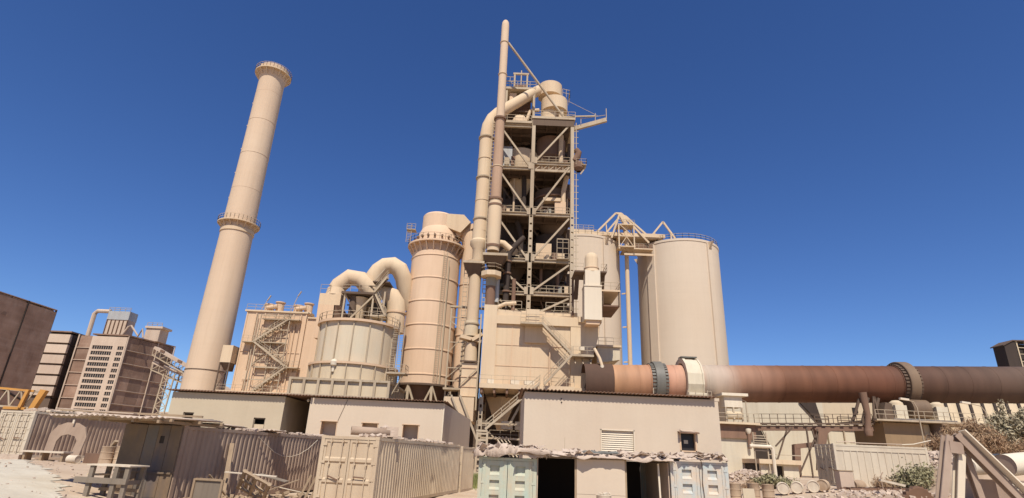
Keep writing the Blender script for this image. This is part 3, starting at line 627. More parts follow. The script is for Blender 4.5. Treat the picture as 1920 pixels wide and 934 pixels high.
# ================================================================ PREHEATER TOWER
XC = (-3.3, 2.95, 9.8); YF, YB = 85, 96
LV = [22.7, 26.7, 32.3, 40.5, 50.2, 58.7]
def laced(x, y, z0, z1, w=.66):
    b = MB()
    for s in (-1, 1): b.box(x+s*w/2-.14*(s > 0), x+s*w/2+.14*(s < 0), y-.3, y+.3, z0, z1)
    k = int((z1-z0)/1.35)
    for i in range(k+1):
        z = z0+(z1-z0-.55)*i/k; b.box(x-w/2+.14, x+w/2-.14, y-.28, y+.24, z, z+1.0)
    return b
def preheater():
    t = thing('preheater_tower', (3, 85, 22.7), 'tall open steel preheater tower with diagonal braces and stacked cyclones', 'tower')
    top = LV[-1]
    for x in XC:
        laced(x, YF, 22.6, 40.4).build('column', 'steel', t); MB().ibeam((x, YF, 40.4), (x, YF, top), .6, .6, .1, ref=(0, 1, 0)).build('upper_column', 'steel', t)
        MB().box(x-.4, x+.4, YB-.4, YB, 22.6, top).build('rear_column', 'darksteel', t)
    for k, z in enumerate(LV):
        for i in (0, 1):
            xa, xb = XC[i]+.38, XC[i+1]-.38
            zz = z-1.1 if (k == 5 and i == 0) else (z-1.1 if (k == 4 and i == 0) else z)
            fl = MB().box(xa-.3, xb+.3, YF+.35, YB, zz-.28, zz).build('floor_slab', 'darksteel', t)
            MB().ibeam((xa, YF, zz-.35), (xb, YF, zz-.35), .5, .62, .1).build('front_beam', 'steel', t)
            if k < 5:
                MB().rail([(xa, YF+.1, zz), (xb, YF+.1, zz)], 1.15, 1.3, .055).build('railing', 'steel', fl)
            jo = MB()
            for j in range(1, 4):
                y = YF+(YB-YF)*j/4; jo.box(xa, xb, y-.12, y+.12, zz-.8, zz-.3)
            for j in range(1, 3):
                x = xa+(xb-xa)*j/3; jo.box(x-.1, x+.1, YF+.4, YB, zz-.7, zz-.3)
            jo.build('joists', 'darksteel', fl)
        if k < 5:
            zb, zt = LV[k], LV[k+1]
            for i in (0, 1):
                zlo = zb-1.1 if (k == 4 and i == 0) else zb; zhi = zt-1.1 if (i == 0 and k >= 3) else zt
                xm = XC[1]; xo = XC[0] if i == 0 else XC[2]; s = -1 if i == 0 else 1
                MB().bar((xm+s*.55, YF-.05, zlo+.1), (xo-s*.5, YF-.05, zhi-.9), .29).build('diagonal_brace', 'steel', t)
                gp = MB(); gp.box(xm+s*.3-.45, xm+s*.3+.45, YF-.36, YF-.31, zlo-.5, zlo+.7); gp.build('gusset_plate', 'steel', t)
                MB().box(XC[i]+.4, XC[i+1]-.4, YB-.5, YB-.42, zlo, zhi-.3).build('dark_backing_sheet', 'blackbrown', t)  # added backing that blocks the sky, its near-black colour paints the storey shade
            # right side open bracing
            MB().bar((XC[2], YF+.5, zb), (XC[2], YB-.5, zt-.6), .3).build('side_brace', 'darksteel', t)
            MB().bar((XC[0], YF+.5, zt-.6), (XC[0], YB-.5, zb), .3).build('side_brace', 'darksteel', t)
    # truss band under the fifth floor of the right bay
    xa, xb = XC[1]+.4, XC[2]-.4; b = MB(); b.box(xa, xb, YF-.15, YF+.15, 48.3, 48.7); n = 5
    for i in range(n):
        x0, x1 = xa+(xb-xa)*i/n, xa+(xb-xa)*(i+1)/n
        b.bar((x0, YF, 48.6), (x1, YF, 49.7), .14); b.bar((x1, YF, 48.6), (x1, YF, 49.7), .12)
    b.build('truss_girder', 'steel', t); MB().box(xa, xb, YF+.3, YF+.4, 48.5, 49.7).build('girder_web', 'pink', t)
    # ----- cyclones inside
    def cyc(x, y, z0, zc, zt, r, m, ro=.5, nm='cyclone'):
        return MB().lathe((x, y, 0), [(ro, z0), (r, zc), (r, zt), (r*.5, zt+.3), (0, zt+.3)], 40).build(nm, m, t)
    cyc(1.0, 90.5, 44.6, 50.6, 54.4, 3.0, 'dust'); 
    pan = MB().box(-2.7, -.7, 87.0, 87.25, 50.0, 54.2).build('heat_shield', 'silver', t)
    cyc(6.4, 90.5, 50.4, 53.6, 57.4, 2.7, 'rust')
    cyc(6.9, 90.6, 37.2, 41.2, 46.6, 3.2, 'darksteel'); MB().ring((6.9, 90.6, 45.0), 3.2, 3.5, 0, .3, 40).build('cyclone_flange', 'rust', t)
    MB().ring((6.9, 90.6, 42.6), 3.2, 3.45, 0, .3, 40).build('cyclone_flange', 'rust', t)
    MB().box(5.0, 8.0, 86.2, 87.6, 43.4, 44.0).build('duct_hatch', 'dust', t); MB().box(7.0, 8.9, 86.4, 88, 40.6, 43.4).build('duct_box', 'pink', t)
    cyc(-.2, 90.8, 27.5, 32.5, 36.2, 2.9, 'darksteel'); cyc(6.6, 91.0, 27.4, 32, 38.2, 2.6, 'blackbrown')
    MB().box(4.0, 6.6, 87, 89.4, 32.3, 35.8).build('kiln_gas_box', 'dust', t); MB().box(7.4, 8.8, 87, 88.6, 32.3, 34.2).build('valve_box', 'dust', t)
    cyc(-.4, 91, 34.5, 41.2, 44.5, 2.7, 'blackbrown')
    MB().tube((5.0, 88, 28), (5.0, 88, 32), .25, 10).build('drop_pipe', 'rust', t); MB().tube((7.8, 88.4, 26.7), (7.8, 88.4, 31.8), .3, 10).build('drop_pipe', 'rust', t)
    # feed pipe bends in the left bay (dark)
    MB().path([(1.9, 84.3, 35.7), (.3, 84.2, 33.9), (-.4, 84.2, 32.8), (-.55, 84.2, 31.5), (-.7, 84.2, 23.0)], [.4, .45, .5, .5, .45], 14).build('feed_pipe', 'blackbrown', t)
    for z in (26.2, 29.2, 31.2): MB().ring((-.62, 84.2, z), .45, .68, 0, .25, 18).build('pipe_flange', 'rust', t)
    MB().path([(-3.0, 84.2, 34.6), (-1.4, 84.0, 34.3), (-.2, 84.1, 33.3)], .55, 14).build('valve_body', 'dust', t)
    MB().tube((.55, 84.1, 22.7), (.55, 84.1, 28.4), .32, 12).build('riser_pipe', 'rust', t); MB().tube((-2.2, 83.9, 24.4), (-2.2, 83.9, 28.2), .5, 12).build('insulated_pipe', 'silver', t)
    MB().path([(-2.4, 83.4, 22.9), (-1.7, 83.4, 23.6), (-.6, 83.6, 24.2), (1, 83.8, 24.4)], .3, 10).build('hose_pipe', 'dust', t)
    rr = random.Random(17)
    for k in range(5):
        zb, zt = LV[k], LV[k+1]-(1.1 if k >= 3 else .3)
        for x in XC: MB().box(x-.25, x+.25, 90.3, 90.8, zb, zt-.3).build('inner_column', 'darksteel', t)
        for i in (0, 1):
            xa, xb = XC[i]+.5, XC[i+1]-.5
            for q in range(3):
                x, y = rr.uniform(xa, xb), rr.uniform(87, 93); r = rr.choice((.12, .18, .3, .42)); MB().path([(x, y, zb), (x, y, zb+(zt-zb)*.6), (x+rr.uniform(-1, 1), y, zt-.4)], r, 10).build('process_pipe', rr.choice(('rust', 'darksteel', 'blackbrown', 'dust')), t)
            z = zb+(zt-zb)*.55
            if k not in (3,): MB().box(xa, xb, 91.5, 95, z-.1, z).build('mezzanine', 'darksteel', t); MB().rail([(xa, 91.6, z), (xb, 91.6, z)], 1.1, 1.2, .05).build('mezzanine_railing', 'steel', t)
            MB().bar((xa, 90.2, zt-.6), (xb, 90.2, zb+.2), .26).build('inner_brace', 'darksteel', t)
            for q in range(2):
                x = rr.uniform(xa+.5, xb-.8); w, h = rr.uniform(.6, 1.3), rr.uniform(.8, 1.7); MB().box(x, x+w, 86.4, 87.3, zb, zb+h).build('equipment_box', rr.choice(('dust', 'rust', 'greyband', 'steel')), t)
    # inner stair flights seen in the left bay
    for k in range(5):
        zlo = LV[k]; zhi = LV[k+1]-(1.1 if k >= 3 else 0)
        flight(t, (-2.6, 94, zlo), (2.2, 94, zhi), .9, rails=False, nm='inner_stair')
        MB().rail([(3.4, 86.6, zlo), (9.2, 86.6, zlo)], 1.15, 1.3, .05).build('inner_railing', 'steel', t)
    # ladder frame beside right column (third storey)
    b = MB(); b.box(7.3, 9.2, 84.2, 84.9, 32.2, 32.3); b.rail([(7.3, 84.3, 32.3), (9.2, 84.3, 32.3)], 3.4, 1.0, .08); b.rail([(7.3, 84.3, 34.5), (9.2, 84.3, 34.5)], 1.1, 1.0, .06); b.build('service_frame', 'steel', t)
    # slim conduit on the right corner
    b = MB(); b.bar((10.5, 85, 22.8), (10.5, 85, 58.4), .14)
    for i in range(30): b.bar((10.1, 85, 23+i*1.2), (10.9, 85, 23+i*1.2), .08)
    b.build('cable_ladder', 'steel', t)
    MB().box(XC[0]-.5, XC[0]+.1, YF-.5, YB, 57.2, 57.8).build('roof_edge_beam', 'steel', t)
    # ----- roof level
    MB().box(XC[1]-.4, XC[2]+.5, YF-.5, YB, 58.75, 59.2).build('roof_deck', 'steel', t)
    MB().box(XC[1]-.2, XC[2]+.3, YF-.35, YF-.25, 57.4, 58.75).build('roof_fascia', 'darksteel', t)
    MB().box(XC[0]-.4, XC[1]-.4, YF-.5, YB, 57.65, 58.1).build('roof_deck', 'steel', t)
    MB().rail([(XC[1], YF-.4, 59.2), (XC[2]+.5, YF-.4, 59.2)], 1.2, 1.3, .06).build('roof_railing', 'steel', t)
    MB().rail([(XC[0], YF-.4, 58.1), (XC[1]-.5, YF-.4, 58.1)], 1.2, 1.3, .06).build('roof_railing', 'steel', t)
    # head house frame
    for x in (-2.3, 2.9):
        for y in (87.6, 91): MB().bar((x, y, 58), (x, y, 67.2), .42).build('headframe_column', 'steel', t)
    MB().box(-2.6, 3.2, 87.2, 91.4, 66.8, 67.25).build('headframe_deck', 'steel', t)
    MB().box(-1.9, 2.4, 90.6, 90.9, 61.5, 66.6).build('headframe_sheet', 'rust', t)
    MB().box(-2.2, 2.8, 88, 91, 62.3, 62.55).build('headframe_deck', 'darksteel', t)
    MB().box(-1.7, -.4, 88, 89.2, 63, 66.4).build('hoist_box', 'pink', t)
    MB().rail([(-2.6, 87.2, 67.25), (3.2, 87.2, 67.25)], 1.3, 1.1, .07).build('headframe_railing', 'steel', t)
    MB().rail([(-2.6, 87.2, 67.25), (-.9, 87.2, 67.25)], 2.2, .9, .08).build('headframe_gate', 'steel', t)
    b = MB(); b.bar((-.9, 88, 67.2), (-.9, 88, 70.7), .3); b.bar((1.5, 88, 67.2), (1.5, 88, 70.7), .3); b.bar((-1.2, 88, 70.8), (1.8, 88, 70.8), .35); b.bar((.35, 88, 67.2), (.35, 88, 71.6), .2); b.build('hoist_portal', 'steel', t)
    MB().box(-.8, 1.4, 87.8, 89, 67.3, 68.2).build('winch', 'rust', t)
    # top cyclone pair with volutes
    def volute(cx, cy, z0, z1, r, m):
        n = 30; o = []; b = MB()
        for i in range(n+1):
            a = rad(-200)+rad(330)*i/n; rr = r*(1.0-.12*i/n); o.append((cx+rr*math.cos(a), cy+rr*math.sin(a)))
        b.extr([(x, y, z0) for x, y in o], (0, 0, z1-z0)); return b.build('volute', m, t)
    volute(6.1, 89.3, 66.5, 69.0, 2.35, 'dust'); volute(6.9, 88.8, 62.8, 65.3, 2.6, 'dust')
    MB().lathe((6.0, 88.8, 0), [(1.65, 59), (1.65, 63)], 36).build('vortex_tube', 'dust', t)
    MB().lathe((6.3, 89.2, 0), [(1.2, 65.2), (1.2, 66.6)], 30).build('vortex_tube', 'dust', t)
    MB().tube((8.0, 87.6, 59.2), (8.0, 87.6, 63), .5, 12).build('support_pipe', 'dust', t)
    MB().lathe((.4, 88, 58.0), [(1.6, 0), (1.6, 1.6), (1.45, 2.3), (1.05, 2.95), (.5, 3.35), (0, 3.45)], 32).build('dome_vessel', 'dust', t)
    MB().lathe((1.2, 91, 58), [(1.5, 0), (1.5, 4.5), (1.2, 6.2), (.9, 6.4)], 24).build('riser_vessel', 'rust', t)
    MB().path([(1.7, 88, 60.5), (2.3, 88, 62.6), (3.9, 88.4, 63.1)], .35, 10).build('vent_pipe', 'dust', t)
    MB().box(3.2, 4.6, 89.5, 91, 59.2, 62.2).build('duct_box', 'rust', t)
    MB().rail([(8.2, 86.9, 65.3), (9.6, 87.3, 65.3), (9.6, 89.5, 65.3)], 1.7, .8, .07).build('volute_railing', 'steel', t)
    # jib platform to the right
    j = thing('jib_arm', (10, 86, 58), 'horizontal jib arm with railing sticking out right of the tower top', 'jib')
    MB().bar((9.9, 86, 57.7), (16.0, 85.4, 59.6), .5, .75).build('boom', 'steel', j)
    MB().bar((8.0, 85.0, 59.6), (14.0, 85.4, 60.3), .22).build('rail_beam', 'steel', j)
    b = MB(); b.bar((16, 85.4, 59.8), (16, 85.4, 62), .12); b.bar((14, 85.4, 59.4), (14, 85.4, 60.9), .1); b.bar((11.4, 85.4, 58.6), (11.4, 85.4, 60.1), .1); b.bar((9.0, 85, 63), (14.6, 85.4, 60.3), .05)
    b.bar((11.4, 85.4, 59.6), (15.8, 85.4, 60.6), .07); b.build('stays', 'steel', j)
    e = thing('side_elbow_vent', (10.6, 85, 49), 'rusty elbow vent and small platform hung on the right tower column', 'vent')
    MB().path([(10.2, 85, 50.6), (10.7, 85, 51.5), (10.9, 85, 52.3), (10.4, 85, 52.9)], [.55, .6, .6, .55], 14).build('elbow', 'rust', e)
    MB().lathe((10.9, 85, 49.2), [(.4, -.6), (.9, 0), (.9, .9), (.6, 1.3)], 16).build('pot', 'rust', e)
    b = MB(); b.box(10.3, 12.2, 84.2, 85.6, 49.6, 49.7); b.rail([(10.4, 84.2, 49.7), (12.2, 84.2, 49.7), (12.2, 85.6, 49.7)], 1.0, .8); b.bar((11.2, 84.8, 48), (12.1, 84.8, 49.4), .2); b.build('bracket_platform', 'steel', e)
preheater()

def stack_and_downcomer():
    x, y = -3.05, 83
    t = thing('slender_vent_stack', (x, y, 22.7), 'slender vent stack rising past the tower top, pale above and brownish below', 'stack')
    MB().lathe((x, y, 0), [(.72, 57), (.70, 68), (.70, 77.6), (.62, 78.4), (.4, 78.8), (0, 78.95)], 28).build('upper_shaft', 'chim', t)
    MB().lathe((x, y, 0), [(.9, 41.5), (.85, 50), (.8, 57)], 28).build('middle_shaft', MTX('stackbrown'), t)
    MB().lathe((x, y, 0), [(1.0, 32.5), (1.12, 36), (1.12, 40.6), (1.0, 41.5)], 28).build('lower_shaft', 'dust', t)
    for z, r in ((57.0, 1.08), (41.4, 1.2), (40.3, 1.2), (33.2, 1.15)): MB().ring((x, y, z), .7, r, 0, .32, 28).build('flange', 'rust', t)
    for z in (47.6, 66.5, 73.6): MB().ring((x, y, z), .6, .82 if z > 60 else .95, 0, .12, 28).build('weld_ring', 'dust', t)
    MB().tube((-2.3, 83.3, 74.0), (8.7, 85.6, 59.3), .22, 10).build('guy_strut', 'steel', t)
    MB().box(-4.5, -.6, 81, 84.6, 31.2, 31.6).build('service_platform', 'steel', t)
    MB().extr([(-4.4, 81.2, 31.2), (-.8, 81.2, 31.2), (-1.8, 82.4, 29.9), (-3.6, 82.4, 29.9)], (0, 2.2, 0)).build('platform_hopper', 'darksteel', t)
    oc = [(x+1.65*math.cos(rad(22.5+45*i)), y-.6+1.65*math.sin(rad(22.5+45*i))) for i in range(8)]
    MB().extr([(a, b, 28.0) for a, b in oc], (0, 0, .75)).build('octagon_platform', 'dust', t)
    MB().rail([(a, b, 28.75) for a, b in oc+oc[:1]], 1.1, 1.2, .06).build('octagon_railing', 'steel', t)
    MB().lathe((x, y-.2, 0), [(.78, 26.6), (.78, 28)], 24).build('grey_sleeve', 'greyband', t)
    MB().lathe((x+.02, y-.2, 0), [(.72, 22.4), (.72, 26.7)], 24).build('brown_pipe', 'rust', t)
    b = MB()
    for s in (-.25, .25): b.bar((-4.05+s, 83.2, 23), (-4.05+s, 83.2, 57), .1)
    for i in range(48): b.bar((-4.3, 83.2, 23.5+i*.7), (-3.8, 83.2, 23.5+i*.7), .12)
    b.build('ladder', 'steel', t)
    # ---- wide downcomer duct
    d = thing('downcomer_duct', (-5.3, 84.6, 10), 'wide beige gas duct curving over the tower roof and falling beside the stack', 'duct')
    yc = 85.0
    pts = [(-5.35, yc, 36.5), (-5.3, yc, 45), (-5.3, yc, 55.2)]
    pts += [(-5.1, yc+.1, 57.0), (-4.5, yc+.3, 58.7), (-3.5, yc+.7, 60.2), (-2.2, yc+1.2, 61.6), (.3, yc+2.2, 64.2), (2.6, yc+3.1, 66.6), (3.8, yc+3.6, 67.6), (5.2, yc+4, 67.9)]
    MB().path(pts, [1.25, 1.22, 1.2, 1.2, 1.18, 1.12, 1.05, 1.0, 1.0, 1.05, 1.1], 28).build('main_pipe', 'dust', d)
    for z in (54.2, 46.3, 38.6): MB().ring((-5.3, yc, z), 1.15, 1.42, 0, .25, 28).build('flange', 'steel', d)
    for z in (50, 42): MB().ring((-5.3, yc, z), 1.15, 1.3, 0, .1, 28).build('weld_ring', 'dust', d)
    MB().lathe((-5.4, yc, 0), [(1.0, 30), (1.0, 33.4), (1.5, 34.2), (1.5, 34.8), (1.25, 35.1), (1.25, 36.6)], 28).build('expansion_joint', 'dust', d)
    MB().lathe((-5.6, 83.6, 0), [(.95, 21), (.95, 28.5), (1.5, 30.8)], 24).build('lower_pipe', 'dust', d)
    MB().box(-7.5, -4.2, 81.6, 85.6, 30.0, 30.35).build('platform', 'steel', d)
    MB().extr([(-7.4, 81.8, 30), (-4.3, 81.8, 30), (-4.9, 82.8, 28.3), (-6.6, 82.8, 28.3)], (0, 2.2, 0)).build('platform_hopper', 'darksteel', d)
    MB().lathe((-5.65, 83.6, 0), [(1.08, 18.8), (1.08, 20.8), (1.02, 21.2)], 24).build('green_sleeve', 'mint', d)
    MB().ring((-5.65, 83.6, 20.6), .95, 1.2, 0, .2, 24).build('flange', 'steel', d)
    MB().obox((-5.7, 83.2, 18.3), (3.2, 1.6, .5), .2, 0, .18).build('torn_flap', 'dust', d)
    MB().obox((-4.7, 83.0, 18.6), (1.8, 1.4, .5), .1, 0, -.6).build('torn_flap', 'dust', d)
    MB().lathe((-5.5, 83.6, 0), [(1.0, 14.9), (.9, 17.8)], 20).build('broken_stub', 'dust', d)
    MB().box(-6.6, -4.3, 82.4, 85, 9.9, 14.7).build('bottom_box', 'dust', d)
    for z in (11.2, 12.6, 13.9): MB().box(-6.7, -4.2, 82.3, 82.4, z, z+.12).build('box_stiffener', 'pink', d)
    MB().bar((-6.9, 82.2, 14.9), (-4.0, 82.2, 14.9), .2).build('frame_beam', 'darksteel', d); MB().bar((-6.6, 82.1, 11.5), (-4.2, 82.1, 14.0), .14).build('frame_brace', 'steel', d); MB().bar((-4.2, 82.1, 8), (-4.2, 82.1, 22), .22).build('frame_post', 'steel', d)
    b = MB()
    for s in (-.3, .3): b.bar((-7.0+s, 83, 20), (-7.0+s, 83, 30), .09)
    for i in range(13): b.bar((-7.3, 83, 20.4+i*.75), (-6.7, 83, 20.4+i*.75), .09)
    b.build('ladder', 'steel', d)
def MTX(k):
    if k not in MT: MT[k] = mat(k, (.45, .30, .20), (.37, .235, .15), (.27, .165, .105), streak=.8)
    return k
stack_and_downcomer()

# ================================================================ CONCRETE BASE BLOCK UNDER THE TOWER
def base_block():
    t = thing('tower_base_block', (5, 86, 0), 'beige sheeted block with slanting right side beneath the open tower', 'base block')
    X0 = -3.7
    MB().extr([(X0+.3, 80.4, 11.4), (X0+.3, 80.4, 22.6), (13.2, 80.4, 21.4), (13.2, 80.4, 19.2), (10.9, 80.4, 11.4)], (0, 14.5, 0)).build('core', 'dust', t)
    MB().box(X0, -1.75, 80, 94.9, 11.4, 23.0).build('corner_panel', 'dust', t)
    MB().box(-1.75, 13.3, 80, 94, 20.25, 21.5).build('top_band', 'dust', t)
    MB().extr([(9.1, 80.05, 11.4), (9.1, 80.05, 20.25), (13.3, 80.05, 20.25), (13.25, 80.05, 19.2), (11.0, 80.05, 11.4)], (0, 13, 0)).build('side_panel', 'dust', t)
    MB().box(10.2, 13.6, 79.7, 90, 20.9, 21.7).build('duct_sill', 'dust', t)
    MB().extr([(-1.7, 81, 21.5), (10.2, 81, 21.5), (10.2, 81, 22.55), (-1.7, 81, 22.55)], (0, 13, 0)).build('upper_curb', 'dust', t)
    # thin sheet joints
    for x in (.6, 3.4, 6.0): MB().box(x-.05, x+.05, 80.32, 80.4, 11.5, 20.2).build('panel_joint', 'pink', t)
    for z in (14.2, 17.2): MB().box(-1.7, 9.1, 80.34, 80.4, z-.04, z+.04).build('panel_joint', 'pink', t)
    MB().box(2.4, 5.6, 80.0, 80.4, 17.6, 20.2).build('hung_panel', 'dust', t)
    MB().path([(6.1, 80.0, 12), (6.1, 80.0, 16.6), (6.5, 80.0, 17.0), (7.4, 80.0, 17.1)], .1, 8).build('drain_pipe', 'pink', t)
    MB().rail([(-1.7, 80.1, 22.6), (1.8, 80.1, 22.6)], 1.15, 1.2, .06).build('railing', 'steel', t); MB().rail([(5.4, 80.1, 22.6), (9.4, 80.1, 22.6)], 1.15, 1.2, .06).build('railing', 'steel', t)
    # lower platform and undercroft
    MB().box(X0, 9.4, 78.0, 94.9, 10.75, 11.38).build('platform_deck', 'dust', t)
    MB().box(9.4, 11.0, 79, 94.9, 10.75, 11.38).build('platform_deck', 'dust', t)
    for i in range(8): MB().box(X0+.2+i*1.75, X0+.5+i*1.75, 78.2, 94, 10.1, 10.74).build('deck_joist', 'rust', t)
    MB().rail([(X0, 78.05, 11.38), (4.4, 78.05, 11.38)], 1.1, 1.5, .05).build('platform_railing', 'steel', t)
    MB().rail([(6.2, 78.05, 11.38), (9.4, 78.05, 11.38)], 1.1, 1.2, .05).build('platform_railing', 'steel', t)
    for x, w in ((-2.2, .9), (1.2, 1.2), (3.2, 1.4)): MB().obox((x, 79.2, 11.75), (w, .8, .65), .1).build('machine_base', 'white', t)
    for x in (-3.4, 2.6, 9): 
        for y in (80.4, 93): laced(x, y, 0, 10.7, .6).build('column', 'steel', t)
    MB().box(-30, 20, 96.5, 97, 0, 11).build('dark_backing_wall', 'darksteel', t)  # added dark backing so no sky shows beneath the block
    MB().lathe((-.6, 86, 0), [(.5, 5.6), (2.3, 10.2)], 4).build('hopper', 'dust', t)
    MB().lathe((3.9, 87, 0), [(.5, 5.6), (1.9, 10.2)], 4).build('hopper', 'dust', t)
    for z in (6.2, 4.3, 2.4): MB().bar((-3.4, 80.5, z), (2.6, 80.5, z), .25).build('tie_beam', 'steel', t)
    MB().bar((2.5, 81, 9.6), (.6, 81, 6.0), .3).build('brace', 'steel', t); MB().bar((-3.2, 82, 6), (1.5, 82, 2), .18).build('brace', 'steel', t)
    MB().box(-.4, 1.2, 82, 83, 5.6, 6.7).build('motor_guard', 'white', t); MB().box(1.5, 2.4, 82, 83, 5.6, 6.7).build('motor_guard', 'white', t)
    MB().rail([(-2, 81.5, 4.3), (2.4, 81.5, 4.3)], 1.1, 1.3).build('railing', 'steel', t)
    for i in range(4): MB().bar((-1.2+i*.5, 81.6, 4.6), (1.0+i*.5, 81.6, 2.0), .14).build('inclined_pipe', 'white', t)
    # left lower shed behind the building
    MB().box(-8.6, -4.4, 80.5, 90, 6.4, 9.6).build('low_annex', 'dust', t)
    MB().bar((-6.4, 80.3, 9.8), (-3.2, 80.3, 3.0), .28).build('raker', 'steel', t); MB().bar((-7.6, 80.2, 9.8), (-5.6, 80.2, 5.5), .2).build('raker', 'steel', t)
    # ---- outside stair
    s = thing('outer_staircase', (4, 78.4, 0), 'long zigzag steel staircase on the face of the tower base block', 'staircase')
    y = 78.3
    MB().box(1.7, 5.0, y, y+1.7, 20.0, 20.3).build('landing', 'steel', s); MB().rail([(1.7, y, 20.3), (5.0, y, 20.3)], 1.1, 1.1).build('landing_railing', 'steel', s)
    MB().box(2.5, 4.4, y+.2, y+1.5, 20.3, 22.2).build('stair_cabin', 'dust', s)
    MB().box(9.0, 12.2, y, y+1.7, 15.65, 15.95).build('landing', 'steel', s); MB().rail([(9.3, y, 15.95), (12.2, y, 15.95), (12.2, y+1.6, 15.95)], 1.1, 1.1).build('landing_railing', 'steel', s)
    for x in (9.6, 10.7, 11.8): MB().bar((x, y+.1, 14.6), (x, y+1.6, 15.6), .12).build('landing_bracket', 'steel', s)
    MB().obox((10.6, y+.9, 16.9), (.7, .6, .5)).build('lamp_box', 'white', s)
    flight(s, (4.8, y, 20.2), (9.1, y, 15.9), 1.0); flight(s, (9.1, y-.9, 15.8), (5.2, y-.9, 11.5), 1.0)
    flight(s, (4.6, y-1.2, 11.6), (-2.5, y-1.2, 5.3), 1.1)
    MB().box(-3.7, -2.2, y-1.3, y+.2, 4.95, 5.2).build('landing', 'steel', s); MB().rail([(-3.7, y-1.3, 5.2), (-2.3, y-1.3, 5.2)], 1.1, .8).build('landing_railing', 'steel', s)
    lt = MB()
    for x in (-3.5, -2.2): lt.box(x-.14, x+.14, y-1.25, y-.95, -.2, 5)
    for i in range(6): lt.box(-3.36, -2.34, y-1.2, y-1.0, .6+i*.8, .85+i*.8)
    lt.build('ladder_tower', 'steel', s)
base_block()

def bypass():
    t = thing('white_bypass_duct', (11.9, 78, 20.8), 'cream white square duct with round domed head on the block', 'duct')
    x0, x1 = 10.65, 13.15
    MB().box(x0, x1, 76.6, 78.9, 20.6, 25.6).build('lower_casing', 'white', t)
    MB().box(x0+.15, x1-.15, 76.75, 78.8, 25.6, 28.0).build('upper_casing', 'white', t)
    MB().box(x0-.05, x1+.05, 76.5, 79, 25.5, 25.7).build('joint_flange', 'white', t); MB().box(x0+.3, x1-.3, 76.9, 78.7, 20.0, 20.6).build('outlet_neck', 'pink', t)
    MB().lathe((11.9, 77.9, 0), [(1.2, 27.9), (1.0, 28.6), (1.0, 30.1), (.9, 30.6), (.6, 30.95), (0, 31.1)], 28).build('domed_head', 'dust', t)
    MB().ring((11.9, 77.9, 28.5), .95, 1.12, 0, .12, 28).build('head_flange', 'pink', t)
    MB().box(9.3, 14.0, 76.9, 81, 27.75, 27.95).build('head_platform', 'darksteel', t); MB().rail([(9.3, 76.9, 27.95), (10.6, 76.9, 27.95)], 1.1, 1.2).build('railing', 'steel', t); MB().rail([(13.2, 76.9, 27.95), (14.0, 76.9, 27.95), (14, 81, 27.95)], 1.1, 1.2).build('railing', 'steel', t)
    for x in (9.9, 13.7): MB().extr([(x-.3, 78.6, 27.7), (x+.3, 78.6, 27.7), (x+.3, 80.5, 24.6), (x-.3, 80.5, 24.6)], (0, .5, 0)).build('side_bracket', 'darksteel', t)
    MB().bar((9.5, 81, 22), (9.5, 81, 27.7), .3).build('post', 'rust', t)
    p = thing('cantilever_platform', (14.5, 80, 22.8), 'brown underside cantilever platform between the white duct and silos', 'platform')
    MB().box(13.2, 15.9, 77, 84, 24.95, 25.2).build('deck', 'dust', p); MB().box(13.3, 15.8, 77.3, 84, 22.8, 23.0).build('lower_deck', 'rust', p)
    MB().box(13.3, 15.8, 83.8, 84, 23, 24.95).build('rear_panel', 'rust', p); MB().rail([(13.2, 77, 25.2), (15.9, 77, 25.2), (15.9, 84, 25.2)], 1.1, 1.2).build('railing', 'steel', p)
    for x in (13.4, 15.7): MB().bar((x, 77.2, 23), (x, 77.2, 25), .15).build('post', 'darksteel', p)
    q = thing('silo_side_hood', (16, 84, 16), 'yellowish boxed hood jutting out low beside the slanting block', 'hood')
    MB().extr([(13.4, 83, 15.6), (16.8, 83, 16.2), (16.8, 83, 18.0), (13.4, 83, 18.0)], (0, 6, 0)).build('hood_box', 'tank', q); MB().box(13.2, 17, 82.7, 89.2, 18, 18.3).build('hood_lid', 'dust', q)
    MB().rail([(13.6, 82.8, 18.3), (17, 82.8, 18.3)], 1.1, 1.3).build('railing', 'steel', q)
    r = thing('kiln_hood_pipe', (13.2, 76.5, 0), 'cream vertical pipe standing in front of the kiln inlet', 'pipe')
    MB().tube((13.0, 76.4, 5), (13.0, 76.4, 14.2), .27, 14).build('riser', 'white', r); MB().ring((13, 76.4, 11.2), .25, .34, 0, .2, 14).build('coupling', 'white', r); MB().path([(13.0, 76.4, 14.1), (12.7, 76.6, 15.2), (12.1, 77.2, 16.6)], .22, 10).build('branch', 'dust', r)
bypass()

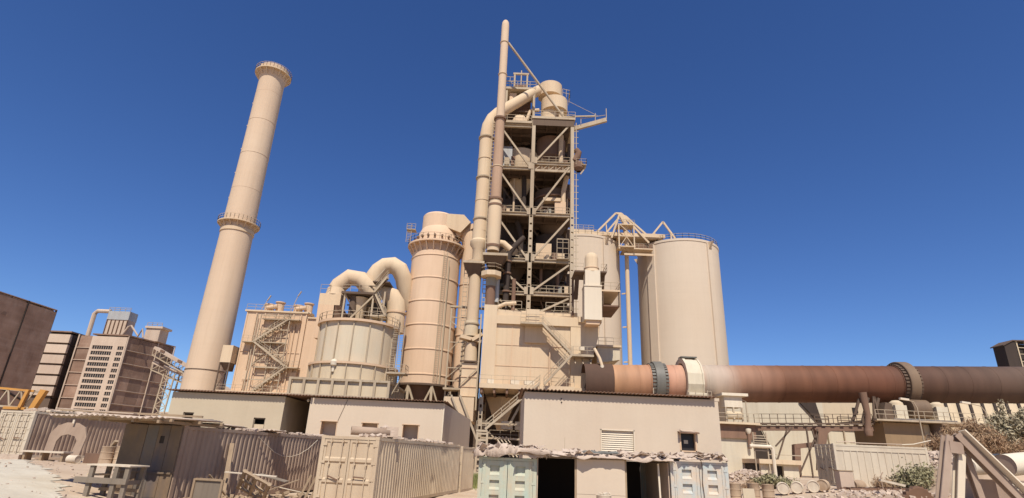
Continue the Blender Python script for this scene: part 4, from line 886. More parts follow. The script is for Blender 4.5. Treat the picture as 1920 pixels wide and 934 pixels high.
# ================================================================ SILOS
def silos():
    for cx, lab in ((17.0, 'left concrete silo half hidden behind the steel tower'), (41.4, 'right concrete silo, freestanding against the blue sky')):
        c = (cx, 130, 0)
        t = thing('concrete_silo', c, lab, 'silo', 'pair of concrete silos')
        MB().lathe(c, [(9.7, 0), (9.7, 51.0), (9.82, 51.05), (9.82, 51.6), (9.2, 51.8), (0, 52.8)], 96).build('shell', 'silo', t)
        for a in (-146, -60, 30, 150):
            ca, sa = math.cos(rad(a)), math.sin(rad(a))
            pi = MB().obox((cx+9.75*ca, 130+9.75*sa, 25.3), (.5, 2.2 if a == -146 else 1.4, 51.2), rad(a)).build('pilaster', 'silo', t)
            MB().extr([(cx+10*ca-.3*sa, 130+10*sa+.3*ca, 49.4), (cx+10*ca-.3*sa, 130+10*sa+.3*ca, 51.2), (cx+11.0*ca-.3*sa, 130+11.0*sa+.3*ca, 51.2)], (.6*sa, -.6*ca, 0)).build('bracket', 'dust', pi)
        MB().rail([(cx+9.6*math.cos(2*math.pi*i/40), 130+9.6*math.sin(2*math.pi*i/40), 51.7) for i in range(41)], 1.2, 2, .07).build('railing', 'steel', t)
    t = thing('silo_roof_house', (17, 126, 52), 'low box with railing on the left silo roof', 'roof house')
    MB().box(13.4, 19.6, 124, 130, 52.2, 54.2).build('box', 'dust', t); MB().rail([(13.4, 124, 54.2), (19.6, 124, 54.2)], 1.2, 1.3, .07).build('railing', 'steel', t)
    t = thing('silo_gallery', (28, 125, 47), 'steel transfer gallery with peaked frame joining the two silo tops', 'gallery')
    for y in (123, 127): MB().bar((18, y, 52.9), (36.5, y, 52.9), .5, .9).build('girder', 'dust', t)
    MB().box(18, 36, 123, 127, 52.2, 52.4).build('floor', 'dust', t); MB().box(26.5, 33.4, 122.6, 127.4, 49.2, 49.5).build('lower_floor', 'dust', t)
    MB().box(26.5, 33.4, 122.5, 122.8, 47.6, 48.1).build('lower_girder', 'dust', t); MB().box(27, 33.4, 122.9, 123.1, 49.5, 50.6).build('side_sheet', 'rust', t)
    MB().rail([(26.5, 122.6, 49.5), (33.4, 122.6, 49.5)], 1.1, 1.2, .07).build('railing', 'steel', t)
    def fr(pts, w=.42):
        for p, q in zip(pts, pts[1:]): MB().bar(p, q, w).build('frame_leg', 'dust', t)
    fr([(19.2, 123, 52.2), (24.8, 123, 58.4), (26.2, 123, 58.4), (32.4, 122.4, 50.8)]); fr([(21, 127, 52), (26.8, 127, 59.6), (28, 127, 59.6), (35.4, 127, 52.6)])
    fr([(23.5, 122.2, 51.6), (25.6, 122.6, 58.0)], .36); fr([(25.9, 123, 58.2), (27.6, 123, 54.6)], .9); fr([(22.6, 123, 53), (22.4, 123, 55.6)], .25)
    for x in (25.2, 28.8):
        for y in (121.8, 124.5): MB().bar((x, y, 48.8), (x, y, 55), .3).build('tower_post', 'dust', t)
    for z in (54.9, 51.9, 49.3): MB().box(25, 29, 121.6, 124.7, z, z+.25).build('tower_deck', 'dust', t)
    MB().bar((25.4, 121.7, 55), (28.6, 121.7, 52), .16).build('tower_brace', 'dust', t); MB().bar((25.4, 121.7, 49.4), (27, 121.7, 51.9), .16).build('tower_brace', 'dust', t); MB().bar((28.6, 121.7, 49.4), (27, 121.7, 51.9), .16).build('tower_brace', 'dust', t)
    MB().tube((27.4, 123, 49), (26.8, 123, 57), .55, 12).build('chute', 'dust', t)
    MB().rail([(25, 121.6, 55.1), (29, 121.6, 55.1)], 1.1, 1.3, .07).build('railing', 'steel', t)
    t = thing('silo_peak_frame', (37, 125, 52), 'second smaller peaked steel frame on the right silo edge', 'frame')
    for p, q in (((33.2, 125, 52.9), (36.8, 125, 57.6)), ((36.8, 125, 57.6), (40, 125, 52.6))): MB().bar(p, q, .4).build('frame_leg', 'dust', t)
    for x, z in ((34.6, 54.6), (38.6, 54.6)): MB().bar((x, 125, 52.2), (x, 125, z+.3), .3).build('post', 'dust', t)
    t = thing('silo_downpipe', (27.7, 126, 0), 'tall thin pipe running down between the two silos', 'pipe')
    MB().tube((27.6, 125, 10), (27.6, 125, 49), .5, 12).build('pipe', 'dust', t)
    for z in (23, 31, 39): MB().bar((26.4, 126, z), (27.8, 125, z), .3).build('bracket', 'dust', t)
silos()

# ================================================================ ROTARY KILN
KA, KB = V3((11.0, 78, 11.95)), V3((98, 78, 15.3))
def kz(x): return KA.z+(KB.z-KA.z)*(x-KA.x)/(KB.x-KA.x)
def klathe(b, prof, n=64):
    """profile of (x, radius) swept about the kiln axis"""
    k = len(prof); vs = []
    for x, r in prof:
        vs += [(x, 78+r*math.cos(2*math.pi*j/n), kz(x)+r*math.sin(2*math.pi*j/n)) for j in range(n)]
    return b.add(vs, [(i*n+j, (i+1)*n+j, (i+1)*n+(j+1) % n, i*n+(j+1) % n) for i in range(k-1) for j in range(n)])
def kiln():
    t = thing('rotary_kiln', (45, 78, 0), 'long rusty rotary kiln tube running right from the tower base', 'kiln')
    R = 2.5
    klathe(MB(), [(14.4, 0), (14.4, R)]+[(x, R) for x in range(15, 98, 3)]+[(97, 0)]).build('shell', 'kiln', t)
    klathe(MB(), [(10.6, 2.62), (14.5, 2.62), (14.5, 2.2)]).build('inlet_hood', MTH('shadebrown'), t)
    for x in (18.0, 22.9, 27.3, 30.6, 34.4, 37.6, 41.2, 44.6, 48.8, 52.4, 59.6, 63, 66.8, 70.4): klathe(MB(), [(x-.06, R), (x-.05, R+.025), (x+.05, R+.025), (x+.06, R)]).build('weld_seam', 'kiln', t)
    for x, m, r, w in ((20.7, 'tyre', 2.98, .62), (54.9, 'tyre2', 3.08, .68)):
        ty = klathe(MB(), [(x-w, R+.05), (x-w, r-.06), (x-w+.06, r), (x+w-.06, r), (x+w, r-.06), (x+w, R+.05)]).build('riding_ring', m, t)
        b = MB()
        for s in (-1, 1):
            for j in range(36):
                a = 2*math.pi*j/36; xx = x+s*(w+.22); rr = R+.14
                b.obox((xx, 78+rr*math.cos(a), kz(xx)+rr*math.sin(a)), (.5, .2, .3), 0, a)
        b.build('retaining_blocks', 'tyre' if m == 'tyre' else 'darksteel', ty, kind='stuff')
        klathe(MB(), [(x-w-.6, R), (x-w-.6, R+.08), (x+w+.6, R+.08), (x+w+.6, R)]).build('wear_pad', 'kiln', ty)
    # girth gear guard: faceted hood
    b = MB(); n = 12; x0, x1 = 24.1, 26.3; c = V3((25.3, 78, kz(25.3)))
    for xa, xb, r in ((x0, x0+.35, 3.45), (x0+.35, x1-.2, 3.3), (x1-.2, x1, 3.42)):
        vs = []
        for x in (xa, xb):
            for rr in (r, 2.75):
                vs += [(x, c.y-rr*math.cos(rad(-58)+rad(300)*j/n), c.z+rr*math.sin(rad(-58)+rad(300)*j/n)) for j in range(n+1)]
        m = n+1; fs = []
        for j in range(n):
            fs += [(j, j+1, 2*m+j+1, 2*m+j), (m+j, 3*m+j, 3*m+j+1, m+j+1), (j, m+j, m+j+1, j+1), (2*m+j, 2*m+j+1, 3*m+j+1, 3*m+j)]
        b.add(vs, fs)
    gg = b.build('gear_guard', 'cream', t, sharp=20)
    MB().box(24.2, 26.4, 77.3, 78.7, c.z+3.45, c.z+3.62).build('guard_cap', 'tyre', gg)
    MB().box(24.0, 26.5, 74.3, 75.2, c.z-2.9, c.z-1.6).build('guard_foot', 'cream', gg)
    MB().rail([(23.8, 74.2, c.z-2.4), (26.9, 74.2, c.z-2.4)], 1.0, 1.0).build('guard_railing', 'steel', gg)
    # ---- support piers
    p = thing('kiln_pier', (30.3, 77, 0), 'cream concrete kiln pier just right of the pinkish plaster building', 'pier', 'concrete piers under the kiln')
    MB().box(27.4, 31.9, 74.5, 81.5, 0, 5.4).build('pedestal', 'cream', p); MB().box(27.2, 32.2, 74.2, 81.8, 5.4, 7.1).build('capping', 'rust', p)
    MB().box(27.2, 32.6, 73.6, 82, 7.1, 7.35).build('deck', 'dust', p); MB().rail([(27.2, 73.7, 7.35), (32.6, 73.7, 7.35)], 1.1, 1.2).build('railing', 'steel', p)
    MB().tube((31.2, 74.1, 4.2), (31.2, 74.1, 6.6), .2, 10).build('drain_pipe', 'rust', p); MB().lathe((31.2, 74.1, 6.2), [(.2, -.2), (.35, .1), (.35, .4), (0, .5)], 12).build('valve', 'white', p)
    c = thing('roller_drive_cabin', (30, 75, 7.4), 'small pale drive housing with overhanging lid beside the kiln', 'housing')
    MB().box(28.4, 30.7, 73.9, 76, 9.2, 10.6).build('casing', 'white', c); MB().box(28.0, 31.4, 73.5, 76.4, 10.6, 10.95).build('lid', 'white', c)
    for x in (28.5, 29.5, 30.6): MB().bar((x, 74, 7.35), (x, 74, 9.2), .2).build('leg', 'steel', c)
    MB().tube((28.5, 74.3, 8.2), (30.5, 74.3, 8.2), .5, 14).build('roller', 'mint', c); MB().path([(30.7, 74, 10.2), (31.2, 74, 10), (31.2, 74, 7.4)], .08, 6).build('conduit', 'steel', c)
    p = thing('kiln_pier', (53, 77, 0), 'tall brown and grey kiln pier under the rusty riding ring', 'pier', 'concrete piers under the kiln')
    MB().box(49.0, 54.2, 74.5, 81, 0, 8.2).build('pedestal', MTB('brownwall'), p); MB().box(54.2, 57.4, 75.4, 80.5, 0, 8.2).build('pedestal', 'mint', p)
    MB().lathe((56.4, 75.0, 0), [(.85, 0), (.85, 8.3)], 24).build('round_column', 'darksteel', p)
    MB().box(47.6, 61.5, 73.4, 82, 8.3, 8.5).build('deck', 'steel', p)
    for i in range(8): MB().bar((54.6, 74.9, 2+i*.8), (58, 74.9, 2+i*.8), .1).build('rung', 'rust', p) if i % 3 == 0 else None
    MB().rail([(47.6, 73.5, 8.55), (61.5, 73.5, 8.55)], 1.1, 1.3, .06).build('railing', 'steel', p)
    r = thing('roller_station', (54.5, 76, 8.5), 'support rollers and bearing housings under the rusty riding ring', 'roller station')
    MB().tube((53.4, 75.6, 10.1), (55.8, 75.6, 10.1), 1.25, 28).build('roller', 'tyre2', r); MB().tube((53.4, 80.4, 10.1), (55.8, 80.4, 10.1), 1.25, 28).build('roller', 'tyre2', r)
    for x in (51.8, 57.2):
        MB().obox((x, 75.4, 9.5), (1.5, 1.8, 1.9)).build('bearing_housing', 'cream', r); MB().lathe((x, 75.4, 10.3), [(.9, 0), (.8, .5), (.4, .8), (0, .85)], 16).build('bearing_cap', 'mint', r)
    MB().box(50.4, 58.6, 74.2, 76.6, 8.55, 8.75).build('bedplate', 'white', r)
    MB().extr([(49.4, 75, 8.6), (51, 75, 8.6), (51, 75, 10.6), (50.2, 75, 10.8)], (0, 1.5, 0)).build('thrust_box', 'darksteel', r)
    for x in (47.2, 48.6): MB().bar((x, 76, 8), (x+1.4, 76, 11.4), .3).build('strut', 'darksteel', r)
    # ---- walkway along the kiln
    w = thing('kiln_walkway', (40, 75, 0), 'narrow railed walkway along the kiln left of the brown pier', 'walkway')
    p, q = V3((32.2, 75, 7.3)), V3((47.6, 75, 7.9)); MB().bar(p, q, 1.6, .22).build('deck', 'darksteel', w); MB().bar(p+V3((0, -.4, -.55)), q+V3((0, -.4, -.55)), .4, .6).build('girder', 'rust', w)
    for i in range(13):
        a = p.lerp(q, (i+.5)/13); MB().box(a.x-.25, a.x+.25, 74.15, 74.3, a.z-.25, a.z-.08).build('deck_bracket', 'steel', w)
    MB().rail([p+V3((0, -.7, .1)), q+V3((0, -.7, .1))], 1.1, 1.0, .06).build('railing', 'darksteel', w)
    for x in (40.0, 43.0):
        MB().rail([(x, 74.2, 7.7), (x+1.8, 74.2, 7.7)], .9, 1.8, .09).build('guard_frame', 'darksteel', w)
    w = thing('kiln_walkway', (70, 75, 0), 'narrow railed walkway right of the brown pier passing behind the dry bush', 'walkway')
    p, q = V3((61.5, 75.6, 8.1)), V3((98, 77, 9.4)); MB().bar(p, q, 1.6, .7).build('deck', 'darksteel', w); MB().rail([p+V3((0, -.7, .3)), q+V3((0, -.7, .3))], 1.1, 1.3, .06).build('railing', 'steel', w)
    # rust-brown branching duct under the walkway
    d = thing('brown_branch_duct', (40, 74, 0), 'rust brown rectangular duct stepping down below the kiln walkway', 'duct')
    MB().extr([(39.4, 73.4, 7.0), (42.0, 73.4, 7.1), (41.0, 73.4, 6.4), (40.6, 73.4, 5.0), (39.6, 73.4, 5.1), (39.8, 73.4, 6.2)], (0, 1.0, 0)).build('funnel', 'rust', d)
    MB().bar((40.5, 73.9, 5.2), (36.8, 73.9, 4.7), .8, .55).build('horizontal_run', 'rust', d); MB().bar((37.0, 73.9, 4.9), (36.6, 73.9, .6), .75, .75).build('drop', 'rust', d)
    d = thing('curved_vent_leg', (47, 74.4, 0), 'brown vertical vent pipe with bulb foot left of the brown pier', 'pipe')
    MB().path([(46.7, 74, 11.8), (46.9, 74, 9), (46.6, 74, 7.2)], [.5, .34, .4], 16).build('pipe', 'rust', d); MB().lathe((46.6, 74, 6.7), [(0, -.4), (.45, -.3), (.5, .25), (.38, .6)], 16).build('foot', 'rust', d)
    MB().bar((45.2, 74.6, 8.2), (46.4, 74.4, 11), .3).build('stay', 'darksteel', d); MB().bar((47.8, 74.4, 8), (48.3, 74.4, 11.4), .2).build('stay', 'darksteel', d); MB().bar((48.6, 74.4, 8), (48.4, 74.4, 11.4), .2).build('stay', 'darksteel', d)
    t = thing('pipe_trestle', (38, 73.2, 0), 'thin steel trestle standing beside the brown stepped duct', 'trestle')
    for p, q in (((38.2, .8), (38.2, 7)), ((36.3, 1), (39.6, 6.6)), ((34.0, 4.6), (36.4, 6.9)), ((33.4, 1.6), (35.8, 6.9)), ((38.8, 2), (39.6, 6.9)), ((39.8, 1), (38.9, 6.8))):
        MB().bar((p[0], 73.1, p[1]), (q[0], 73.1, q[1]), .16).build('leg', 'darksteel', t)
    MB().bar((33, 73.1, 3.6), (37, 73.1, 3.6), .1).build('tie', 'steel', t)
def MTH(k):
    if k not in MT: MT[k] = mat(k, (.11, .06, .04), (.08, .046, .03), (.06, .036, .025))  # hood brown with the shade of the block above put into the colour
    return k
def MTB(k):
    if k not in MT: MT[k] = mat(k, (.30, .20, .11), (.25, .165, .09), (.17, .11, .065))
    return k
kiln()

# ================================================================ HALLS BEHIND THE KILN
def halls():
    t = thing('cream_storage_hall', (62, 100, 0), 'long pale cream storage hall behind and below the kiln', 'hall')
    MB().box(38, 54.5, 98, 110, 0, 13.6).build('wall', 'cream', t); MB().box(54.55, 104, 98.1, 110, 8.9, 14.8).build('wall', 'mint', t); MB().box(54.55, 104, 97.5, 110, 0, 8.6).build('wall', 'cream', t)
    MB().extr([(50.4, 97.6, 12.9), (53.2, 97.6, 12.9), (53.9, 97.6, 9.4), (53.4, 97.6, 9.4)], (0, .3, 0)).build('roof_strut', 'blackbrown', t)
    MB().extr([(37.0, 91.5, 8.2), (40.3, 91.5, 8.2), (43.4, 91.5, .5), (37.0, 91.5, .5)], (0, 5, 0)).build('dark_bay', 'blackbrown', t)
    MB().bar((40.5, 91.3, 8.3), (43.7, 91.3, .5), .35).build('bay_edge', 'cream', t)
    MB().box(54.4, 105, 97.2, 98.05, 8.6, 8.85).build('ledge', 'dust', t)
    MB().box(59.6, 60.5, 97.9, 98.08, 11.4, 12.3).build('wall_vent', 'glass', t)
    for x in (57, 66.5, 72): MB().box(x, x+.18, 97.2, 97.4, 2, 8.6).build('downpipe', 'steel', t)
    t = thing('ribbed_conveyor_cover', (80, 90, 0), 'row of dark slanting ribs along a pale conveyor under the kiln', 'conveyor')
    MB().extr([(64, 91, 9.6), (102, 91, 10.8), (102, 92.6, 14.6), (64, 92.6, 13.4)], (0, .3, 0)).build('cover', 'mint', t)
    for i in range(18):
        x = 64.5+i*2.0; MB().bar((x, 90.6, 9.4+i*.06), (x+1.1, 92.3, 13.4+i*.06), .32, .3).build('rib', 'blackbrown', t)
    MB().bar((63, 90.4, 9.2), (102, 90.4, 10.4), .5, .5).build('bottom_chord', 'darksteel', t)
    for x in (66, 74, 82, 90): MB().bar((x, 91, 0), (x, 91, 9.4), .5).build('leg', 'darksteel', t)
    t = thing('dark_head_house', (112, 120, 0), 'dark gabled house high above the kiln at the right edge', 'head house')
    MB().extr([(109.0, 120, 24.5), (111.6, 120, 24.5), (111.6, 120, 30.2), (111, 120, 30.3), (109.0, 120, 29.3)], (0, 3, 0)).build('shell', 'blackbrown', t)
    MB().box(111.7, 124, 121, 124, 24.5, 29.9).build('open_bay', 'dark', t); MB().extr([(108.7, 119.8, 29.4), (111, 119.8, 30.6), (125, 119.8, 30.9), (125, 119.8, 30.7), (111, 119.8, 30.35), (108.7, 119.8, 29.2)], (0, 3.6, 0)).build('roof', 'darksteel', t)
    for i in range(5): MB().bar((112.0+i*1.9, 120.2, 24.5), (112.0+i*1.9, 120.2, 30.4), .25).build('frame_post', 'mint', t)
    for z in (26, 27.6, 29): MB().bar((112, 120.2, z), (122, 120.2, z), .12).build('frame_rail', 'mint', t)
    for x in (110, 114, 122): MB().bar((x, 122, 0), (x, 122, 24.5), .8).build('leg', 'darksteel', t)
    # small plant room and pipework under the walkway
    t = thing('low_pump_house', (35, 70, 0), 'low pump house with dark doorway behind the row of drums', 'pump house')
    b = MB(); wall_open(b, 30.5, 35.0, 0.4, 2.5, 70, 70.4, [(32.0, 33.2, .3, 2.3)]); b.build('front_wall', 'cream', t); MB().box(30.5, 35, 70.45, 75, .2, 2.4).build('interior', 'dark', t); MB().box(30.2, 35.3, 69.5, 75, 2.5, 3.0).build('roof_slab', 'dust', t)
    t = thing('wall_pipe_stand', (31, 71, 0), 'rack of small pipes and ladder beside the cream pier', 'pipe rack')
    for i in range(7): MB().bar((29.8, 69.6, 5.6-i*.28), (31.4, 69.6, 5.6-i*.28), .09).build('rung', 'steel', t)
    for x in (29.8, 31.4): MB().bar((x, 69.6, .6), (x, 69.6, 6.0), .12).build('upright', 'steel', t)
    MB().path([(29.2, 69.4, 4.4), (31.7, 69.4, 4.4), (31.9, 69.4, 4.2), (31.9, 69.4, .6)], .2, 10).build('standpipe', 'white', t)
    t = thing('valve_manifold', (40.5, 69, 0), 'cluster of small pale pipes and valves left of the pink container', 'pipework')
    for i in range(5):
        x = 38.0+i*.75; MB().path([(x, 69, .6), (x, 69, 2.2+.3*(i % 2)), (x+.35, 69, 2.5+.3*(i % 2)), (x+.7, 69, 2.3)], .13, 8).build('bent_pipe', 'cream', t)
    MB().bar((37.6, 69, 3.2), (41.6, 69, 3.2), .14).build('header', 'darksteel', t); MB().bar((37.6, 69, 1.2), (41.6, 69, 1.2), .14).build('header', 'cream', t)
    for x, y, z, zt, s, lab in ((43.4, 60, 6.0, 9.4, -1, 'street lamp with short arm beside the roller station'), (50.6, 60, 5.6, 9.3, -1.6, 'street lamp with long arm in front of the ribbed conveyor')):
        l = thing('street_lamp', (x, y, 0), lab, 'street lamp', 'street lamps by the kiln')
        MB().path([(x, y, .5), (x, y, zt-.8), (x+s*.25, y, zt-.2), (x+s, y, zt)], [.07, .06, .05, .04], 8).build('pole', 'steel', l); MB().obox((x+s*1.2, y, zt+.05), (.9, .3, .2), 0, 0, .1).build('lamp_head', 'white', l)
halls()

# ================================================================ PLASTER BUILDINGS
def buildings():
    t = thing('plaster_building', (-24, 55, 0), 'sand plaster building with corrugated roof edge at the chimney foot', 'building')
    b = MB(); wall_open(b, -28.9, -19.1, 0, 6.15, 50, 50.3, [(-27.6, -26.7, 3.9, 4.5), (-21.5, -20.5, 2.9, 4.3)]); b.build('front_wall', 'wall', t)
    MB().box(-19.35, -19.1, 50.32, 66, 0, 6.15).build('side_wall', 'wall', t); MB().box(-28.9, -28.6, 50.32, 66, 0, 6.15).build('side_wall', 'wall', t)
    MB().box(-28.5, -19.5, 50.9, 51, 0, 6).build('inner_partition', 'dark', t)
    for xa, xb, za, zb in ((-27.6, -26.7, 3.9, 4.5), (-21.5, -20.5, 2.9, 4.3)):
        f = MB(); 
        for x in (xa, xb-.08): f.box(x, x+.08, 50.08, 50.2, za, zb)
        f.box(xa, xb, 50.08, 50.2, zb-.1, zb); fo = f.build('window_frame', 'woodgrey', t)
        MB().box(xa+.08, xb-.08, 50.14, 50.18, za, za+(zb-za)*(.62 if zb-za > 1 else .1)).build('shutter', 'mint', fo)
    wavy(MB(), -29.3, -16.7, 49.55, 66, 6.32, 6.5).build('corrugated_roof', 'rust', t)
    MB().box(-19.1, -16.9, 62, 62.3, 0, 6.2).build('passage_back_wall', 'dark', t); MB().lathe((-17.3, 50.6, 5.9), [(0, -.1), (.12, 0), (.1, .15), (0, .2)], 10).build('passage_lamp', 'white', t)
    t = thing('plaster_building', (-11, 55, 0), 'longer sand plaster building with three box vents in its wall', 'building')
    ops = [(-15.7, -14.3, 2.9, 4.25), (-12.2, -10.8, 2.9, 4.25), (-8.7, -7.3, 2.9, 4.25)]
    b = MB(); wall_open(b, -16.9, -5.3, 0, 6.15, 50, 50.35, ops); b.build('front_wall', 'wallp', t)
    MB().extr([(-5.27, 50.36, 0), (-5.27, 50.36, 6.15), (-4.1, 70, 6.0), (-4.1, 70, 0)], (-.3, 0, 0)).build('side_wall', 'wallp', t)
    MB().box(-16.9, -16.6, 50.4, 66, 0, 6.1).build('side_wall', 'wallp', t); MB().box(-5.34, -5.24, 49.95, 49.996, 0, 6.14).build('corner_bead', 'white', t)
    for xa, xb, za, zb in ops:
        v = MB(); v.box(xa, xb, 50.75, 50.85, za, zb); vo = v.build('vent_box', 'cladlight', t)
        c = MB(); c.box(xa-.05, xb+.05, 49.93, 50.75, zb, zb+.06); c.box(xa, xa+.05, 49.96, 50.75, za, zb); c.box(xb-.05, xb, 49.96, 50.75, za, zb); c.build('vent_reveal', 'pink', vo)
    wavy(MB(), -16.6, -5.0, 49.55, 68, 6.32, 6.3).build('corrugated_roof', 'rust', t)
    b = MB(); b.bar((-14.3, 49.98, 4.3), (-13.7, 49.98, 6.1), .03); b.build('wall_cable', 'darksteel', t)
    # right building
    t = thing('plaster_building', (8.5, 45, 0), 'wide pinkish plaster building with louvre and small window behind the stall', 'building')
    ops = [(6.95, 9.4, 2.5, 4.2), (12.65, 13.85, 2.9, 4.15)]
    b = MB(); wall_open(b, 1.4, 15.65, -.5, 6.6, 42, 42.35, ops); b.build('front_wall', 'wallp', t)
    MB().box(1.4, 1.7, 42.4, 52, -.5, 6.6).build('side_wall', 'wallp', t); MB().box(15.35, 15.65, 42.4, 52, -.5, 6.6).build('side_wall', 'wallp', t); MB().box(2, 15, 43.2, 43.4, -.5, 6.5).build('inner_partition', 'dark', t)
    lv = MB(); xa, xb, za, zb = ops[0]
    lv.box(xa, xa+.07, 41.93, 42.3, za, zb); lv.box(xb-.07, xb, 41.93, 42.3, za, zb); lv.box(xa, xb, 41.93, 42.3, zb-.07, zb); lo = lv.build('louvre', 'white', t)
    for i in range(11):
        z = za+.1+i*(zb-za-.2)/10.5; MB().obox(((xa+xb)/2, 42.08, z+.04), (xb-xa-.16, .155, .02), 0, rad(62)).build('slat', 'white', lo)
    xa, xb, za, zb = ops[1]
    f = MB(); f.box(xa, xa+.09, 41.95, 42.3, za, zb); f.box(xb-.09, xb, 41.95, 42.3, za, zb); f.box(xa, xb, 41.95, 42.3, za, za+.08); fo = f.build('window_frame', 'pink', t)
    MB().box(xa+.09, xb-.09, 42.25, 42.29, za+.08, zb).build('pane', 'glass', fo); MB().obox(((xa+xb)/2, 41.8, zb+.06), (1.45, .5, .08), .02, .15).build('hood', 'rust', fo); MB().obox(((xa+xb)/2-.1, 41.75, zb+.15), (1.0, .4, .07), .1, .2, .04).build('hood_rubble', 'stone', fo)
    MB().box(xa+.35, xa+.65, 42.19, 42.23, za+.55, za+.8).build('notice', 'cream', fo)
    wavy(MB(), 1.1, 15.4, 41.55, 52, 6.77, 7.0).build('corrugated_roof', 'rust', t)
    for x in (4.1, 4.12): MB().lathe((x, 41.98, 6.2 if x == 4.1 else 5.95), [(0, -.06), (.06, 0), (0, .06)], 8).build('wall_hook', 'dark', t)
    for x in (10.9, 14.9): MB().bar((x, 41.9, 6.8), (x, 41.9, 7.25), .05).build('roof_spike', 'steel', t)
    MB().box(15.1, 15.75, 41.98, 42.2, 6.5, 6.72).build('broken_parapet', 'wallp', t)
buildings()

# ================================================================ SHIPPING CONTAINERS
def container(loc, rz, L, m, label, doors='bars', side='corr', H=2.59, Wd=2.44, shade_side_m=None):
    """local frame: front (doors) at y=0 facing -Y, width along x centred on 0"""
    t = thing('shipping_container', loc, label, 'container', 'old shipping containers', rz)
    w = Wd/2
    def P(nm, b, mm=m, par=t): return b.build(nm, mm, par, local=True)
    for sx in (-1, 1):
        for y in (0, L-.16): P('corner_post', MB().box(sx*w-.15*(sx > 0), sx*w+.15*(sx < 0), y, y+.16, .12, H-.12))
        P('top_rail', MB().box(sx*w-.1*(sx > 0), sx*w+.1*(sx < 0), .17, L-.17, H-.14, H-.03)); P('bottom_rail', MB().box(sx*w-.1*(sx > 0), sx*w+.1*(sx < 0), .17, L-.17, .02, .18))
        for y in (0, L-.18):
            for z in (0, H-.12): P('corner_casting', MB().box(sx*w-.17*(sx > 0)+.004*sx, sx*w+.17*(sx < 0)+.004*sx, y-.004, y+.18, z, z+.12))
        if side == 'corr':
            P('side_sheet', MB().corr((sx*(w-.055), .16), (sx*(w-.055), L-.16), .18, H-.14, .278, .048, (sx, 0)), shade_side_m or m)
        else:
            b = MB(); b.box(sx*(w-.05), sx*(w-.02), .16, L-.16, .18, H-.14); P('side_sheet', b)
            n = 13
            for i in range(1, n):
                y = .16+(L-.32)*i/n; P('side_rib', MB().box(sx*(w-.02), sx*(w+.015), y-.03, y+.03, .18, H-.42))
            P('side_band', MB().box(sx*(w-.02), sx*(w+.02), .16, L-.16, H-.42, H-.36))
    b = MB(); n = int(L/.3)
    for i in range(n):
        y = .1+(L-.2)*i/n; b.box(-w+.08, w-.08, y, y+(L-.2)/n*.55, H-.05, H-.02)
    b.box(-w+.06, w-.06, .1, L-.1, H-.09, H-.052); P('roof', b)
    P('floor', MB().box(-w+.1, w-.1, .1, L-.1, .14, .2), 'wood'); P('end_sheet', MB().corr((-w+.14, L-.06), (w-.14, L-.06), .18, H-.14, .278, .048, (0, -1)))
    P('door_header', MB().box(-w+.16, w-.16, 0, .1, H-.13, H-.02)); P('door_sill', MB().box(-w+.16, w-.16, 0, .1, .03, .15))
    for sx in (-1, 1):
        x0, x1 = sorted((sx*.012, sx*(w-.16))); z0, z1 = .16, H-.14; d = MB()
        d.box(x0, x1, .05, .08, z0, z1)
        fr = .09 if doors != 'emboss' else .16
        for a, c in ((x0, x0+fr), (x1-fr, x1)): d.box(a, c, .02, .05, z0, z1)
        d.box(x0+fr, x1-fr, .02, .05, z0, z0+.1); d.box(x0+fr, x1-fr, .02, .05, z1-.1, z1)
        if doors == 'emboss':
            d = MB(); xm = (x0+x1)/2; hw = .2; holes = [(z1-.2-k*.56-.36, z1-.2-k*.56) for k in range(4)]
            d.box(x0, xm-hw, .0, .06, z0, z1); d.box(xm+hw, x1, .0, .06, z0, z1); ze = z1
            for za, zb in holes: d.box(xm-hw, xm+hw, .0, .06, zb, ze); ze = za
            d.box(xm-hw, xm+hw, .0, .06, z0, ze); d.box(x0, x1, .085, .1, z0, z1)
            for xx in (x0+.1, x1-.1): d.box(xx-.025, xx+.025, -.03, .0, z0, z1)
        do = P('door', d)
        if doors == 'bars':
            for k in (1, 2): 
                z = z0+(z1-z0)*k/3; q = MB(); q.extr([(x0+fr, .05, z-.11), (x0+fr, -.0, z-.05), (x0+fr, -.0, z+.05), (x0+fr, .05, z+.11)], (x1-x0-2*fr, 0, 0)); P('door_swage', q, m, do)
            q = MB(); q.box(x0+.2, x1-.25, .044, .0495, z1-.75, z1-.35); P('faded_marking_plate', q, 'cbeige', do)
        elif doors == 'emboss':
            for za, zb in holes:
                q = MB(); q.extr([(xm-hw, -.005, za), (xm-hw, .08, za+.1), (xm-hw, .08, za-.0), (xm-hw, -.005, za-.03)], (2*hw, 0, 0)); P('recess_sill', q, m, do)
        else:
            for k in range(6):
                z = z0+.15+k*(z1-z0-.3)/6; a = (x1-x0-2*fr-.06)/2
                for e in (0, 1):
                    xx = x0+fr+.02+e*(a+.02); q = MB(); q.box(xx+.03, xx+a-.03, .018, .05, z+.03, z+(z1-z0-.3)/6-.05); P('door_panel', q, m, do)
        if doors != 'emboss':
            for f in (.28, .74):
                x = x0+(x1-x0)*f; bar = P('locking_bar', MB().tube((x, -.035, z0-.05), (x, -.035, z1+.05), .02, 8), m, do)
                for z in (z0+.05, z0+.9, z1-.9, z1-.08): P('bar_bracket', MB().box(x-.05, x+.05, -.05, .02, z-.03, z+.03), m, bar)
            x = x0+(x1-x0)*.5; P('lock_handle', MB().bar((x-.2, -.05, 1.1), (x+.25, -.05, 1.02+.06*sx), .03, .05), 'rust', do)
        xe = x1 if sx > 0 else x0
        for z in (z0+.2, z0+.85, z1-.85, z1-.2): P('hinge', MB().box(xe-.05, xe+.11, -.015, .02, z-.045, z+.045), m, do)
    return t
def at_yaw(x, y, yaw): return (x, y, g(x, y))
